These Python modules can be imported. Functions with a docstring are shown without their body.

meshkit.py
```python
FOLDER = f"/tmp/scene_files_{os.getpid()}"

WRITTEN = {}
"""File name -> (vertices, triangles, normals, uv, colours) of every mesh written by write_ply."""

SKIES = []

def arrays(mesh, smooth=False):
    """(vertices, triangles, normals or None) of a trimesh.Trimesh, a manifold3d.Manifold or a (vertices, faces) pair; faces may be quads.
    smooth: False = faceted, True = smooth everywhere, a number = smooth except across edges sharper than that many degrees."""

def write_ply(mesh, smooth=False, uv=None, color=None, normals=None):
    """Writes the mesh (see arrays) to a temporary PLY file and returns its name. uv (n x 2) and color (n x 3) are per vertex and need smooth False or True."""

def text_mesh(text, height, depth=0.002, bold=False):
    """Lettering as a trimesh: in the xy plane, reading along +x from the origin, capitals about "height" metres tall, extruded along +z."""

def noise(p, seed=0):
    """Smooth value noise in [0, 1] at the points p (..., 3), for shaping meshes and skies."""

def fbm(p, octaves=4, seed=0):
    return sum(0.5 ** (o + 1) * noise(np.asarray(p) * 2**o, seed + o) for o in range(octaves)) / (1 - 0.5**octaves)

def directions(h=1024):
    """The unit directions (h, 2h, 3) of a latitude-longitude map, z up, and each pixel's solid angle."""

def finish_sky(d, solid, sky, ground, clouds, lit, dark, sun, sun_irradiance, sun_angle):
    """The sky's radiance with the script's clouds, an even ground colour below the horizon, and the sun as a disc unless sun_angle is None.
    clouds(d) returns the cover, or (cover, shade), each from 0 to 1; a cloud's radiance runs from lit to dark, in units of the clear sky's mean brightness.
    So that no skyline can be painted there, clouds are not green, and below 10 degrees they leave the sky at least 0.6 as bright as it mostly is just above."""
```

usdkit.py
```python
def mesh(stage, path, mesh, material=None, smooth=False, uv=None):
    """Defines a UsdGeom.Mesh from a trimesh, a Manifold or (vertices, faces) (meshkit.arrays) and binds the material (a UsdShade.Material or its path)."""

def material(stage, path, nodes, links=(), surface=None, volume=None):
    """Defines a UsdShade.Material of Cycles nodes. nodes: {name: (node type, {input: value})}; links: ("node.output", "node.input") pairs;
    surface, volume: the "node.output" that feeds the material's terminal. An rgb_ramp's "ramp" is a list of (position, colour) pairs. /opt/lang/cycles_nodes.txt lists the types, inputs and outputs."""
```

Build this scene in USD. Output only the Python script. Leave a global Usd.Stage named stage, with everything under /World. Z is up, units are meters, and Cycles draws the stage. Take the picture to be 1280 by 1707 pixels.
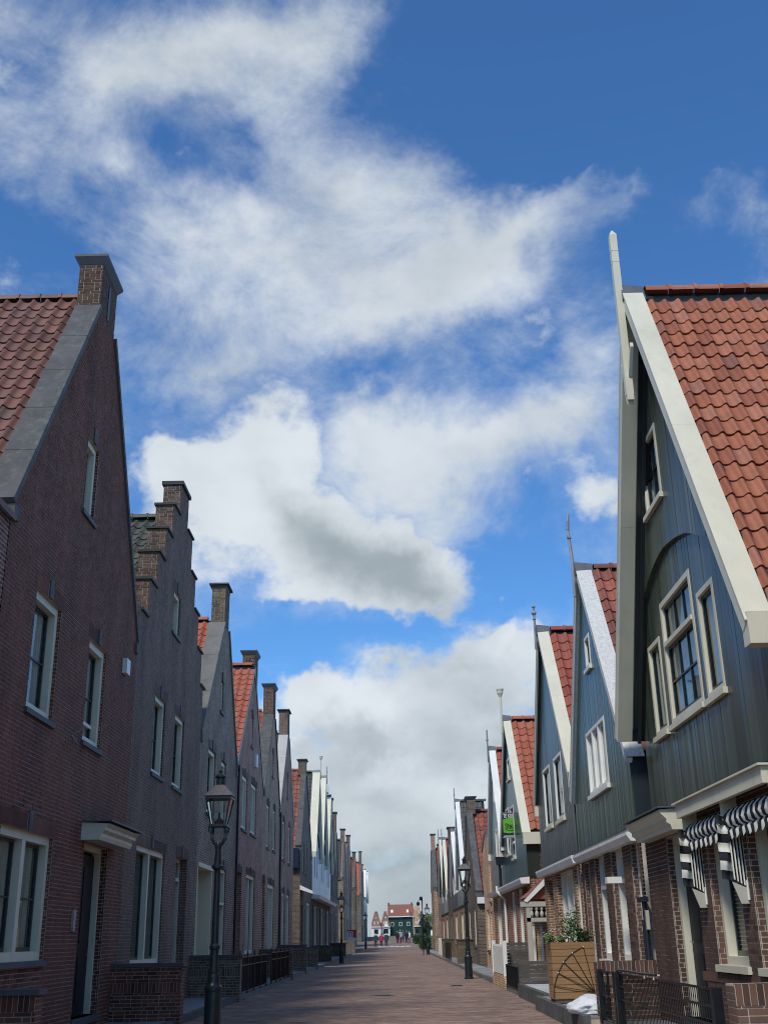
import math, random, numpy as np, trimesh, usdkit, meshkit
import shapely.geometry as sg
from shapely.ops import unary_union
from pxr import Usd, UsdGeom, UsdLux, UsdShade, Gf, Sdf, Vt

stage = Usd.Stage.CreateInMemory()
UsdGeom.SetStageUpAxis(stage, 'Z'); UsdGeom.SetStageMetersPerUnit(stage, 1.0)
UsdGeom.Xform.Define(stage, '/World'); UsdGeom.Scope.Define(stage, '/World/Looks')

# ---------------------------------------------------------------- camera
CAM_H = 1.5
PITCH, YAW, ROLL = np.radians([21.126, -0.178, -1.0893])
fw = np.array([math.sin(YAW)*math.cos(PITCH), math.cos(YAW)*math.cos(PITCH), math.sin(PITCH)])
r0 = np.array([math.cos(YAW), -math.sin(YAW), 0]); u0 = np.cross(r0, fw)
rt = math.cos(ROLL)*r0 + math.sin(ROLL)*u0; up = -math.sin(ROLL)*r0 + math.cos(ROLL)*u0
cam = UsdGeom.Camera.Define(stage, '/World/camera')
cam.AddTransformOp().Set(Gf.Matrix4d(*rt, 0, *up, 0, *(-fw), 0, 0, 0, CAM_H, 1))
cam.CreateHorizontalApertureAttr(36.0); cam.CreateVerticalApertureAttr(36.0*1024/767)
cam.CreateFocalLengthAttr(36.0*1838.5/1280); cam.CreateClippingRangeAttr(Gf.Vec2f(0.1, 20000))
EXPOSURE = 0.95
cam.CreateExposureAttr(EXPOSURE)

# ---------------------------------------------------------------- sky and sun
SUN_EL = math.radians(50); SUN_DIR_XY = np.array([-0.46, -0.89]); SUN_DIR_XY /= np.hypot(*SUN_DIR_XY)
SUN = np.array([*(SUN_DIR_XY*math.cos(SUN_EL)), math.sin(SUN_EL)])
SUN_ROT = math.atan2(SUN[0], SUN[1])
SKY_STRENGTH = 0.085
# cloud banks: azimuth, elevation, half width, half height, tilt (degrees), weight; greys use the same form
WISPS = [
(-11.9, 44.3, 12.8, 4.2, 11, 1.17), (-16.8, 41.1, 8.0, 4.6, 21, 1.04), (-21.6, 37.1, 6.7, 5.7, 1, 0.91), (-16.1, 37.9, 4.1, 2.5, 1, 0.91), (-23.0, 43.2, 6.5, 3.1, 1, 0.65),
(-4.4, 44.2, 9.5, 3.9, 11, 0.78), (-12.3, 35.1, 10.4, 4.1, 1, 1.17), (-2.8, 37.9, 13.2, 4.1, -9, 0.78), (-6.3, 41.2, 7.3, 2.9, 1, 0.59), (0.1, 34.4, 15.2, 5.3, 6, 0.98),
(8.3, 35.4, 12.4, 3.0, 16, 1.10), (15.2, 35.8, 7.7, 2.2, 16, 1.04), (12.1, 37.1, 6.9, 1.8, 21, 0.65), (-2.8, 30.8, 14.3, 4.6, 16, 1.17), (-6.8, 34.3, 9.1, 4.5, 1, 0.65),
(-9.3, 31.8, 8.0, 4.5, 1, 0.65), (-10.8, 27.5, 7.7, 3.4, 1, 0.78), (2.2, 31.7, 9.0, 3.4, 21, 0.65), (3.4, 40.6, 5.3, 5.1, 61, 0.78), (20.2, 34.9, 5.7, 2.2, 11, 0.78),
(22.3, 33.7, 2.6, 2.5, 1, 0.52), (-0.1, 25.0, 8.6, 3.9, -4, 1.49), (5.1, 25.4, 9.9, 4.3, 6, 1.49), (10.6, 26.5, 8.1, 3.4, 16, 1.20), (4.2, 21.7, 7.1, 4.7, -39, 1.04),
(1.5, 20.0, 5.0, 3.1, -29, 1.04), (12.8, 28.4, 6.0, 3.0, 11, 0.65), (11.3, 30.1, 2.6, 2.3, 61, 0.45), (-3.5, 34.1, 22.0, 12.5, 11, 0.29), (-14.7, 42.1, 18.2, 8.5, 1, 0.23),
(1.9, 22.7, 8.4, 5.8, -19, 0.50), (0.2, 37.0, 46.9, 26.2, 1, -0.12), (11.7, 42.4, 16.0, 8.2, 1, -3.20), (16.0, 45.2, 16.2, 5.9, 1, -3.00), (22.0, 42.0, 13.9, 7.6, 1, -3.00),
(12.8, 28.4, 0.0, 0.0, 1, -0.01), (20.2, 40.0, 13.8, 7.0, 1, -2.60), (-8.1, 38.9, 2.8, 1.5, -19, -0.30), (-17.3, 36.0, 4.0, 2.2, 21, -0.30), (-2.8, 34.1, 4.6, 1.5, 21, -0.30),
(-11.7, 41.6, 5.3, 1.4, -9, -0.35), (-0.8, 42.6, 4.4, 2.2, 21, -0.30), (19.6, 40.9, 19.5, 13.3, 1, -1.50), (8.7, 43.2, 11.3, 7.2, 1, -0.90), (15.8, 27.8, 7.6, 11.2, 1, -0.50),
(-18.9, 32.1, 7.3, 3.3, 1, -0.40), (-13.4, 26.1, 5.1, 2.7, 1, -0.30), (8.1, 16.3, 6.4, 5.4, 1, -0.30), (-13.0, 39.1, 1.9, 1.8, -29, -0.30), (-21.1, 42.5, 5.2, 1.7, -19, -0.30),
(-20.3, 32.8, 6.5, 2.2, 1, -0.50), (-14.2, 27.9, 3.0, 4.2, -19, -0.40), (-0.7, 27.5, 6.5, 1.2, 11, -0.35), (-2.9, 14.1, 9.6, 2.1, 9, -0.90), (-7.3, 13.8, 4.3, 1.9, 16, -0.70),
(7.6, 18.4, 4.5, 5.0, 31, -0.80), (9.7, 16.8, 4.8, 3.8, 1, -0.60), (3.6, 22.7, 2.5, 1.6, 21, -0.30), (17.2, 31.1, 6.9, 3.0, 1, -0.40), (-8.0, 37.5, 2.3, 1.5, 1, -0.30),
(-5.7, 15.5, 3.2, 0.8, 11, -0.40), (9.2, 29.7, 5.3, 1.1, 16, -0.30)
]
BANKS = [
(-5.9, 23.7, 7.2, 4.7, 1, 1.10), (-10.5, 22.0, 6.6, 4.6, 1, 1.00), (-7.1, 19.7, 9.5, 5.4, -14, 1.10), (-1.9, 18.1, 8.2, 4.7, -24, 1.10), (1.7, 16.2, 4.4, 2.7, -14, 0.80),
(-5.4, 16.3, 8.1, 2.3, 11, 0.60), (-12.7, 23.4, 3.7, 2.7, 1, 0.70), (12.0, 20.9, 3.7, 3.4, 1, 0.70), (7.6, 22.5, 3.8, 2.3, 21, 0.40), (-4.7, 11.1, 5.5, 3.4, 1, 0.90),
(-1.9, 9.9, 7.8, 4.6, 1, 0.75), (4.7, 13.0, 6.7, 4.2, 1, 0.90), (6.1, 14.5, 3.2, 2.3, 41, 0.60), (2.7, 9.8, 11.6, 6.1, 1, 0.75), (-0.2, 6.3, 15.9, 4.9, 1, 0.90),
(-0.2, 2.6, 18.5, 4.1, 1, 1.00), (-1.6, 13.8, 2.4, 1.2, 11, 0.40), (7.8, 11.7, 6.2, 3.8, 1, 0.60), (-2.3, 20.9, 5.4, 4.3, 1, 0.80), (-0.3, 0.1, 32.7, 4.0, 1, 1.50),
(1.4, 18.1, 4.9, 2.7, -34, 0.60), (0.2, 37.0, 46.9, 26.2, 1, -0.12), (11.7, 42.4, 16.0, 8.2, 1, -3.20), (16.0, 45.2, 16.2, 5.9, 1, -3.00), (22.0, 42.0, 13.9, 7.6, 1, -3.00),
(12.8, 28.4, 0.0, 0.0, 1, -0.01), (20.2, 40.0, 13.8, 7.0, 1, -2.60), (-8.1, 38.9, 2.8, 1.5, -19, -0.30), (-17.3, 36.0, 4.0, 2.2, 21, -0.30), (-2.8, 34.1, 4.6, 1.5, 21, -0.30),
(-11.7, 41.6, 5.3, 1.4, -9, -0.35), (-0.8, 42.6, 4.4, 2.2, 21, -0.30), (19.6, 40.9, 19.5, 13.3, 1, -1.50), (8.7, 43.2, 11.3, 7.2, 1, -0.90), (15.8, 27.8, 7.6, 11.2, 1, -0.50),
(-18.9, 32.1, 7.3, 3.3, 1, -0.40), (-13.4, 26.1, 5.1, 2.7, 1, -0.30), (8.1, 16.3, 6.4, 5.4, 1, -0.30), (-13.0, 39.1, 1.9, 1.8, -29, -0.30), (-21.1, 42.5, 5.2, 1.7, -19, -0.30),
(-20.3, 32.8, 6.5, 2.2, 1, -0.50), (-14.2, 27.9, 3.0, 4.2, -19, -0.40), (-0.7, 27.5, 6.5, 1.2, 11, -0.35), (-2.9, 14.1, 9.6, 2.1, 9, -0.90), (-7.3, 13.8, 4.3, 1.9, 16, -0.70),
(7.6, 18.4, 4.5, 5.0, 31, -0.80), (9.7, 16.8, 4.8, 3.8, 1, -0.60), (3.6, 22.7, 2.5, 1.6, 21, -0.30), (17.2, 31.1, 6.9, 3.0, 1, -0.40), (-8.0, 37.5, 2.3, 1.5, 1, -0.30),
(-5.7, 15.5, 3.2, 0.8, 11, -0.40), (9.2, 29.7, 5.3, 1.1, 16, -0.30)
]
GREYS = [
(-5.8, 21.2, 6.2, 4.3, -34, 0.80), (-2.9, 19.7, 6.2, 4.3, -34, 0.80), (0.4, 16.9, 6.1, 2.7, -24, 0.50), (7.5, 25.9, 7.3, 2.7, 11, 0.15), (5.2, 22.6, 6.3, 3.1, 1, 0.10),
(-1.9, 18.1, 7.4, 3.5, -24, 0.55), (1.7, 16.2, 4.4, 2.3, -9, 0.50), (-8.0, 17.8, 5.3, 1.9, 1, 0.25), (-0.2, 18.7, 4.1, 2.3, -44, 0.60), (3.4, 12.2, 9.0, 2.7, -9, 0.50),
(-0.1, 9.3, 10.0, 3.0, 1, 0.55), (-2.9, 9.3, 5.4, 2.3, 1, 0.30), (5.2, 9.4, 6.9, 3.0, 1, 0.55), (-0.3, 0.5, 29.2, 4.7, 1, 0.70), (-0.2, 6.3, 19.7, 4.5, 1, 0.55),
(-0.2, 4.0, 19.4, 2.2, 1, 0.60), (-1.9, 12.0, 4.7, 2.3, 21, -0.50), (6.3, 13.9, 5.5, 2.3, 31, -0.40), (-1.0, 7.8, 4.6, 1.5, 21, -0.40), (4.4, 7.4, 5.3, 1.5, -9, -0.30),
(-0.2, 2.3, 19.2, 4.1, 1, 0.55), (-5.3, 9.3, 3.5, 1.5, 1, 0.20), (-5.9, 23.7, 6.8, 3.5, 1, -0.30), (1.3, 25.2, 8.6, 3.1, 1, -0.20), (-12.3, 35.4, 9.1, 3.3, 1, -0.25),
(-16.2, 39.0, 6.9, 3.2, 1, -0.20), (-0.1, 10.4, 4.3, 1.9, -29, -0.50), (1.4, 8.9, 4.2, 1.1, 11, -0.40), (0.1, 34.4, 13.8, 4.6, 1, 0.20), (-4.3, 37.9, 11.3, 3.0, 1, 0.25),
(-11.0, 43.6, 11.3, 3.6, 1, 0.15), (4.7, 25.7, 10.7, 2.3, 1, 0.00)
]
CLOUD_LIT, CLOUD_GREY = (4.7, 5.05, 5.35), (2.1, 2.45, 2.65)
SKY_TINT = (0.37, 0.68, 0.99)
def sky_material():
    n, l = {}, []
    n['tc'] = ('texture_coordinate', {}); V = 'tc.generated'
    n['sep'] = ('separate_xyz', {}); l.append((V, 'sep.vector'))
    n['az'] = ('math', {'math_type': 'arctan2'}); l += [('sep.x', 'az.value1'), ('sep.y', 'az.value2')]
    n['azd'] = ('math', {'math_type': 'multiply', 'value2': 57.29578}); l.append(('az.value', 'azd.value1'))
    n['el'] = ('math', {'math_type': 'arcsine'}); l.append(('sep.z', 'el.value1'))
    n['eld'] = ('math', {'math_type': 'multiply', 'value2': 57.29578}); l.append(('el.value', 'eld.value1'))
    n['ae'] = ('combine_xyz', {}); l += [('azd.value', 'ae.x'), ('eld.value', 'ae.y')]
    # domain warp so that the banks have ragged outlines
    n['wn'] = ('noise_texture', {'scale': 7.0, 'detail': 5.0, 'roughness': 0.6}); l.append((V, 'wn.vector'))
    n['ws'] = ('mix_color', {'blend_type': 'subtract', 'fac': 1.0, 'b': (0.5, 0.5, 0.5), 'use_clamp': False}); l.append(('wn.color', 'ws.a'))
    n['wm'] = ('mapping', {'scale': (9.0, 9.0, 0.0)}); l.append(('ws.result', 'wm.vector'))
    n['aw'] = ('mix_color', {'blend_type': 'add', 'fac': 1.0, 'use_clamp': False}); l += [('ae.vector', 'aw.a'), ('wm.vector', 'aw.b')]
    def field(name, blobs, base):
        prev = None
        for i, (a, e, ra, re, rot, w) in enumerate(blobs):
            m, g, q = f'{name}m{i}', f'{name}g{i}', f'{name}q{i}'
            n[m] = ('mapping', {'mapping_type': 'texture', 'location': (a, e, 0), 'rotation': (0, 0, math.radians(rot)), 'scale': (ra, re, 1)})
            l.append(('aw.result', f'{m}.vector'))
            n[g] = ('gradient_texture', {'gradient_type': 'quadratic_sphere'}); l.append((f'{m}.vector', f'{g}.vector'))
            n[q] = ('math', {'math_type': 'multiply_add', 'value2': w, 'value3': base}); l.append((f'{g}.fac', f'{q}.value1'))
            if prev: l.append((f'{prev}.value', f'{q}.value3'))
            prev = q
        return f'{prev}.value'
    FA = field('c', WISPS, 0.42); FB = field('e', BANKS, 0.16); G = field('d', GREYS, 0.10)
    def layer(k, F, rot, sc, nsc, det, rough, amp, lo, hi, top, dist=0.0):
        n[k + 'mp'] = ('mapping', {'rotation': rot, 'scale': sc}); l.append((V, k + 'mp.vector'))
        n[k + 'n'] = ('noise_texture', {'scale': nsc, 'detail': det, 'roughness': rough, 'distortion': dist}); l.append((k + 'mp.vector', k + 'n.vector'))
        n[k + 's'] = ('math', {'math_type': 'multiply_add', 'value2': amp, 'value3': -amp/2}); l.append((k + 'n.fac', k + 's.value1'))
        n[k + 'a'] = ('math', {'math_type': 'add'}); l.extend([(F, k + 'a.value1'), (k + 's.value', k + 'a.value2')])
        n[k + 'c'] = ('map_range', {'range_type': 'smoothstep', 'from_min': lo, 'from_max': hi, 'to_min': 0.0, 'to_max': top, 'clamp': True}); l.append((k + 'a.value', k + 'c.value'))
        return k + 'c.result'
    CA = layer('A', FA, (0.0, -0.5, 0.35), (1.0, 1.0, 1.5), 7.0, 13.0, 0.68, 3.0, 0.0, 2.0, 0.92, 0.3)
    CB = layer('B', FB, (0.0, 0.0, 0.0), (1.0, 1.0, 1.35), 9.0, 12.0, 0.62, 2.1, 0.20, 0.78, 0.97, 0.1)
    # shade inside the clouds
    n['mp2'] = ('mapping', {'location': (0.3, 0.1, 0.06), 'scale': (1.0, 1.0, 1.6)}); l.append((V, 'mp2.vector'))
    n['n2'] = ('noise_texture', {'scale': 9.0, 'detail': 8.0, 'roughness': 0.55}); l.append(('mp2.vector', 'n2.vector'))
    n['n2s'] = ('math', {'math_type': 'multiply_add', 'value2': 1.7, 'value3': -0.80}); l.append(('n2.fac', 'n2s.value1'))
    n['sh0'] = ('math', {'math_type': 'add'}); l += [(G, 'sh0.value1'), ('n2s.value', 'sh0.value2')]
    n['sh'] = ('map_range', {'range_type': 'smoothstep', 'from_min': -0.35, 'from_max': 1.5, 'to_min': 0.0, 'to_max': 1.0, 'clamp': True}); l.append(('sh0.value', 'sh.value'))
    n['cc'] = ('mix_color', {'a': CLOUD_LIT, 'b': CLOUD_GREY, 'use_clamp': False}); l.append(('sh.result', 'cc.fac'))
    n['sky'] = ('sky_texture', {'sky_type': 'single_scattering', 'sun_disc': False, 'sun_elevation': SUN_EL, 'sun_rotation': SUN_ROT, 'altitude': 0.0, 'air_density': 1.0, 'aerosol_density': 0.6, 'ozone_density': 1.6})
    n['mix'] = ('mix_color', {'use_clamp': False}); n['cov'] = ('math', {'math_type': 'maximum'}); l += [(CA, 'cov.value1'), (CB, 'cov.value2'), ('cov.value', 'mix.fac'), ('tint.result', 'mix.a'), ('cc.result', 'mix.b')]
    n['tint'] = ('mix_color', {'blend_type': 'multiply', 'fac': 1.0, 'b': SKY_TINT, 'use_clamp': False}); l.append(('sky.color', 'tint.a'))
    n['bg'] = ('background_shader', {'strength': SKY_STRENGTH}); l.append(('mix.result', 'bg.color'))
    return usdkit.material(stage, '/World/Looks/sky', n, l, surface='bg.background')
dome = UsdLux.DomeLight.Define(stage, '/World/sky')
dome.CreateIntensityAttr(1.0)
UsdShade.MaterialBindingAPI.Apply(dome.GetPrim()).Bind(sky_material())
dome.GetPrim().SetCustomDataByKey('kind', 'structure'); dome.GetPrim().SetCustomDataByKey('label', 'blue sky with white and grey broken clouds over the street'); dome.GetPrim().SetCustomDataByKey('category', 'sky')
sun = UsdLux.DistantLight.Define(stage, '/World/sun')
sun.CreateIntensityAttr(0.4); sun.CreateAngleAttr(10.0); sun.CreateNormalizeAttr(True); sun.CreateColorAttr(Gf.Vec3f(1.0, 0.94, 0.85))
zx = np.cross([0, 0, 1.0], SUN); zx /= np.linalg.norm(zx); zy = np.cross(SUN, zx)
sun.AddTransformOp().Set(Gf.Matrix4d(*zx, 0, *zy, 0, *SUN, 0, 0, 0, 0, 1))

# ---------------------------------------------------------------- materials
RNG = random.Random(7); NPR = np.random.default_rng(7)
M = {}
def mat(name, nodes, links, surface='p.BSDF'):
    M[name] = usdkit.material(stage, '/World/Looks/' + name, nodes, links, surface=surface); return M[name]
def plain(name, col, rough=0.6, var=0.12, scale=3.0, bump=0.0, bscale=60.0, spec=0.4, dirt=0.0, dcol=(0.05, 0.05, 0.045), coat=0.0, metal=0.0, island=0.0, stretch=(1, 1, 1), tint=(1, 1, 1)):
    """paint, stone, metal: a base colour with soft variation, fine relief and dirt in patches"""
    n = {'g': ('geometry', {}), 'oi': ('object_info', {}), 'mp': ('mapping', {'scale': stretch}),
         'n': ('noise_texture', {'scale': scale, 'detail': 6.0, 'roughness': 0.6}),
         'mr': ('map_range', {'from_min': 0.3, 'from_max': 0.7, 'to_min': 1 - var, 'to_max': 1 + var, 'clamp': True}),
         'hs': ('hsv', {'color': col}), 'p': ('principled_bsdf', {'roughness': rough, 'specular_ior_level': spec, 'coat_weight': coat, 'metallic': metal, 'specular_tint': tint})}
    l = [('g.position', 'mp.vector'), ('mp.vector', 'n.vector'), ('n.fac', 'mr.value')]
    last = 'mr.result'
    if island:
        n.update({'ri': ('math', {'math_type': 'add'}), 'fr': ('math', {'math_type': 'fraction'}), 'im': ('map_range', {'to_min': 1 - island, 'to_max': 1 + island}), 'mu': ('math', {'math_type': 'multiply'})})
        l += [('g.random_per_island', 'ri.value1'), ('oi.random', 'ri.value2'), ('ri.value', 'fr.value1'), ('fr.value', 'im.value'), ('im.result', 'mu.value1'), (last, 'mu.value2')]
        last = 'mu.value'
    l += [(last, 'hs.value')]
    c = 'hs.color'
    if dirt:
        n.update({'dn': ('noise_texture', {'scale': scale * 2.3, 'detail': 8.0, 'roughness': 0.7}), 'dr': ('map_range', {'from_min': 0.52, 'from_max': 0.72, 'to_max': dirt, 'clamp': True}), 'dm': ('mix_color', {'b': dcol})})
        l += [('mp.vector', 'dn.vector'), ('dn.fac', 'dr.value'), ('dr.result', 'dm.fac'), (c, 'dm.a')]
        c = 'dm.result'
    l.append((c, 'p.base_color'))
    if bump:
        n.update({'bn': ('noise_texture', {'scale': bscale, 'detail': 4.0}), 'b': ('bump', {'strength': 0.5, 'distance': bump})})
        l += [('mp.vector', 'bn.vector'), ('bn.fac', 'b.height'), ('b.normal', 'p.normal')]
    return mat(name, n, l)
def brickpiece(name, ramp, rough=0.85):
    """bricks that are real pieces: each its own tone"""
    n = {'g': ('geometry', {}), 'oi': ('object_info', {}), 'a': ('math', {'math_type': 'add'}), 'f': ('math', {'math_type': 'fraction'}),
         'r': ('rgb_ramp', {'ramp': [(q, (1.80*c[0], 1.66*c[1], 1.25*c[2])) for q, c in ramp]}), 'mp': ('mapping', {'scale': (1.0, 1.0, 0.35)}), 'n': ('noise_texture', {'scale': 1.6, 'detail': 7.0, 'roughness': 0.65}), 'm': ('map_range', {'from_min': 0.3, 'from_max': 0.7, 'to_min': 0.62, 'to_max': 1.36}),
         'h': ('hsv', {}), 'n2': ('noise_texture', {'scale': 90.0, 'detail': 3.0}), 'b': ('bump', {'strength': 0.6, 'distance': 0.004}), 'p': ('principled_bsdf', {'roughness': rough, 'specular_ior_level': 0.3})}
    return mat(name, n, [('g.random_per_island', 'a.value1'), ('oi.random', 'a.value2'), ('a.value', 'f.value1'), ('f.value', 'r.fac'), ('r.color', 'h.color'), ('g.position', 'mp.vector'), ('mp.vector', 'n.vector'), ('n.fac', 'm.value'), ('m.result', 'h.value'), ('h.color', 'p.base_color'), ('g.position', 'n2.vector'), ('n2.fac', 'b.height'), ('b.normal', 'p.normal')])
def brickwall(name, c1, c2, mortar, rough=0.88):
    """masonry too far off to tell its bricks apart"""
    n = {'g': ('geometry', {}), 's': ('separate_xyz', {}), 'u': ('math', {'math_type': 'add'}), 'uv': ('combine_xyz', {}),
         'k': ('brick_texture', {'color1': (1.55*c1[0], 1.3*c1[1], 1.0*c1[2]), 'color2': (2.2*c2[0], 1.75*c2[1], 1.3*c2[2]), 'mortar': (2.7*mortar[0], 2.45*mortar[1], 2.0*mortar[2]), 'scale': 1.0, 'brick_width': 0.215, 'row_height': 0.066, 'mortar_size': 0.010, 'mortar_smooth': 0.15, 'bias': 0.0}),
         'n': ('noise_texture', {'scale': 0.9, 'detail': 7.0, 'roughness': 0.7}), 'm': ('map_range', {'from_min': 0.3, 'from_max': 0.7, 'to_min': 0.6, 'to_max': 1.36}), 'h': ('hsv', {}),
         'b': ('bump', {'strength': 0.6, 'distance': 0.006, 'invert': True}), 'p': ('principled_bsdf', {'roughness': rough, 'specular_ior_level': 0.3})}
    return mat(name, n, [('g.position', 's.vector'), ('s.x', 'u.value1'), ('s.y', 'u.value2'), ('u.value', 'uv.x'), ('s.z', 'uv.y'), ('uv.vector', 'k.vector'), ('k.color', 'h.color'), ('g.position', 'n.vector'), ('n.fac', 'm.value'), ('m.result', 'h.value'), ('h.color', 'p.base_color'), ('k.fac', 'b.height'), ('b.normal', 'p.normal')])
def tilemat(name, ramp, stain=0.35, scol=(0.07, 0.06, 0.05), rough=0.62):
    n = {'g': ('geometry', {}), 'oi': ('object_info', {}), 'a': ('math', {'math_type': 'add'}), 'f': ('math', {'math_type': 'fraction'}), 'r': ('rgb_ramp', {'ramp': ramp}),
         'n': ('noise_texture', {'scale': 5.0, 'detail': 8.0, 'roughness': 0.7}), 'd': ('map_range', {'from_min': 0.45, 'from_max': 0.75, 'to_max': stain, 'clamp': True}), 'mx': ('mix_color', {'b': scol}),
         'n3': ('noise_texture', {'scale': 45.0, 'detail': 3.0}), 'sp': ('map_range', {'from_min': 0.70, 'from_max': 0.76, 'to_max': 0.6, 'clamp': True}), 'mx2': ('mix_color', {'b': scol}),
         'b': ('bump', {'strength': 0.4, 'distance': 0.003}), 'p': ('principled_bsdf', {'roughness': rough, 'specular_ior_level': 0.35})}
    return mat(name, n, [('g.random_per_island', 'a.value1'), ('oi.random', 'a.value2'), ('a.value', 'f.value1'), ('f.value', 'r.fac'), ('r.color', 'mx.a'), ('g.position', 'n.vector'), ('n.fac', 'd.value'), ('d.result', 'mx.fac'),
                         ('g.position', 'n3.vector'), ('n3.fac', 'sp.value'), ('sp.result', 'mx2.fac'), ('mx.result', 'mx2.a'), ('mx2.result', 'p.base_color'), ('n3.fac', 'b.height'), ('b.normal', 'p.normal')])

brickpiece('brick_red', [(0, (0.040, 0.016, 0.014)), (0.35, (0.075, 0.029, 0.024)), (0.7, (0.105, 0.042, 0.034)), (1, (0.065, 0.034, 0.032))])
brickpiece('brick_dark', [(0, (0.028, 0.018, 0.016)), (0.5, (0.050, 0.031, 0.027)), (1, (0.068, 0.044, 0.038))])
plain('cap_stone', (0.032, 0.036, 0.037), 0.7, 0.2, 5, dirt=0.2, dcol=(0.09, 0.10, 0.09))
brickpiece('brick_purple', [(0, (0.038, 0.027, 0.030)), (0.5, (0.064, 0.045, 0.047)), (1, (0.088, 0.064, 0.064))])
brickpiece('brick_brown', [(0, (0.034, 0.020, 0.019)), (0.4, (0.062, 0.036, 0.034)), (0.8, (0.085, 0.050, 0.046)), (1, (0.05, 0.034, 0.034))])
brickpiece('brick_clinker', [(0, (0.04, 0.036, 0.034)), (0.5, (0.07, 0.06, 0.055)), (1, (0.10, 0.085, 0.075))])
brickwall('masonry_red', (0.060, 0.024, 0.022), (0.095, 0.042, 0.036), (0.13, 0.115, 0.10))
brickwall('masonry_purple', (0.048, 0.034, 0.036), (0.080, 0.056, 0.056), (0.13, 0.12, 0.115))
brickwall('masonry_grey', (0.062, 0.050, 0.045), (0.090, 0.074, 0.066), (0.12, 0.11, 0.10))
brickwall('masonry_brown', (0.085, 0.052, 0.042), (0.13, 0.082, 0.066), (0.17, 0.15, 0.13))
brickwall('masonry_rust', (0.085, 0.036, 0.032), (0.125, 0.060, 0.052), (0.15, 0.13, 0.12))
brickwall('masonry_tan', (0.20, 0.14, 0.11), (0.28, 0.20, 0.16), (0.26, 0.22, 0.19))
brickwall('masonry_dark', (0.030, 0.026, 0.026), (0.055, 0.047, 0.046), (0.09, 0.085, 0.08))
plain('mortar', (0.40, 0.33, 0.27), 0.95, 0.2, 6, 0.004)
plain('mortar_light', (0.42, 0.38, 0.33), 0.95, 0.2, 6, 0.004)
plain('cream_paint', (0.62, 0.59, 0.455), 0.45, 0.08, 1.6, spec=0.4, dirt=0.30, dcol=(0.36, 0.34, 0.27), stretch=(1, 1, 0.35))
plain('white_paint', (0.72, 0.72, 0.67), 0.45, 0.07, 1.6, spec=0.4, dirt=0.2, dcol=(0.3, 0.3, 0.28))
plain('yellow_cream', (0.58, 0.53, 0.38), 0.5, 0.05, 1.2)
plain('mossy_white', (0.58, 0.59, 0.56), 0.6, 0.1, 11.0, dirt=0.8, dcol=(0.16, 0.17, 0.16))
plain('sash_paint', (0.010, 0.016, 0.016), 0.3, 0.1, spec=0.5)
plain('black_iron', (0.008, 0.009, 0.011), 0.38, 0.2, 8, spec=0.5)
plain('lamp_iron', (0.012, 0.020, 0.024), 0.35, 0.25, 9, spec=0.5, dirt=0.15, dcol=(0.06, 0.06, 0.06))
plain('lamp_roof', (0.10, 0.085, 0.085), 0.5, 0.15, 8, dirt=0.3, dcol=(0.35, 0.35, 0.33))
plain('concrete', (0.155, 0.150, 0.135), 0.9, 0.22, 2.0, 0.006, 40, dirt=0.55, dcol=(0.075, 0.08, 0.06))
plain('concrete_dark', (0.085, 0.085, 0.083), 0.9, 0.25, 2.5, 0.006, 40, dirt=0.5, dcol=(0.2, 0.2, 0.19))
plain('concrete_pale', (0.42, 0.41, 0.37), 0.85, 0.1, 2.5, 0.004, 40, dirt=0.3, dcol=(0.2, 0.2, 0.18))
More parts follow.
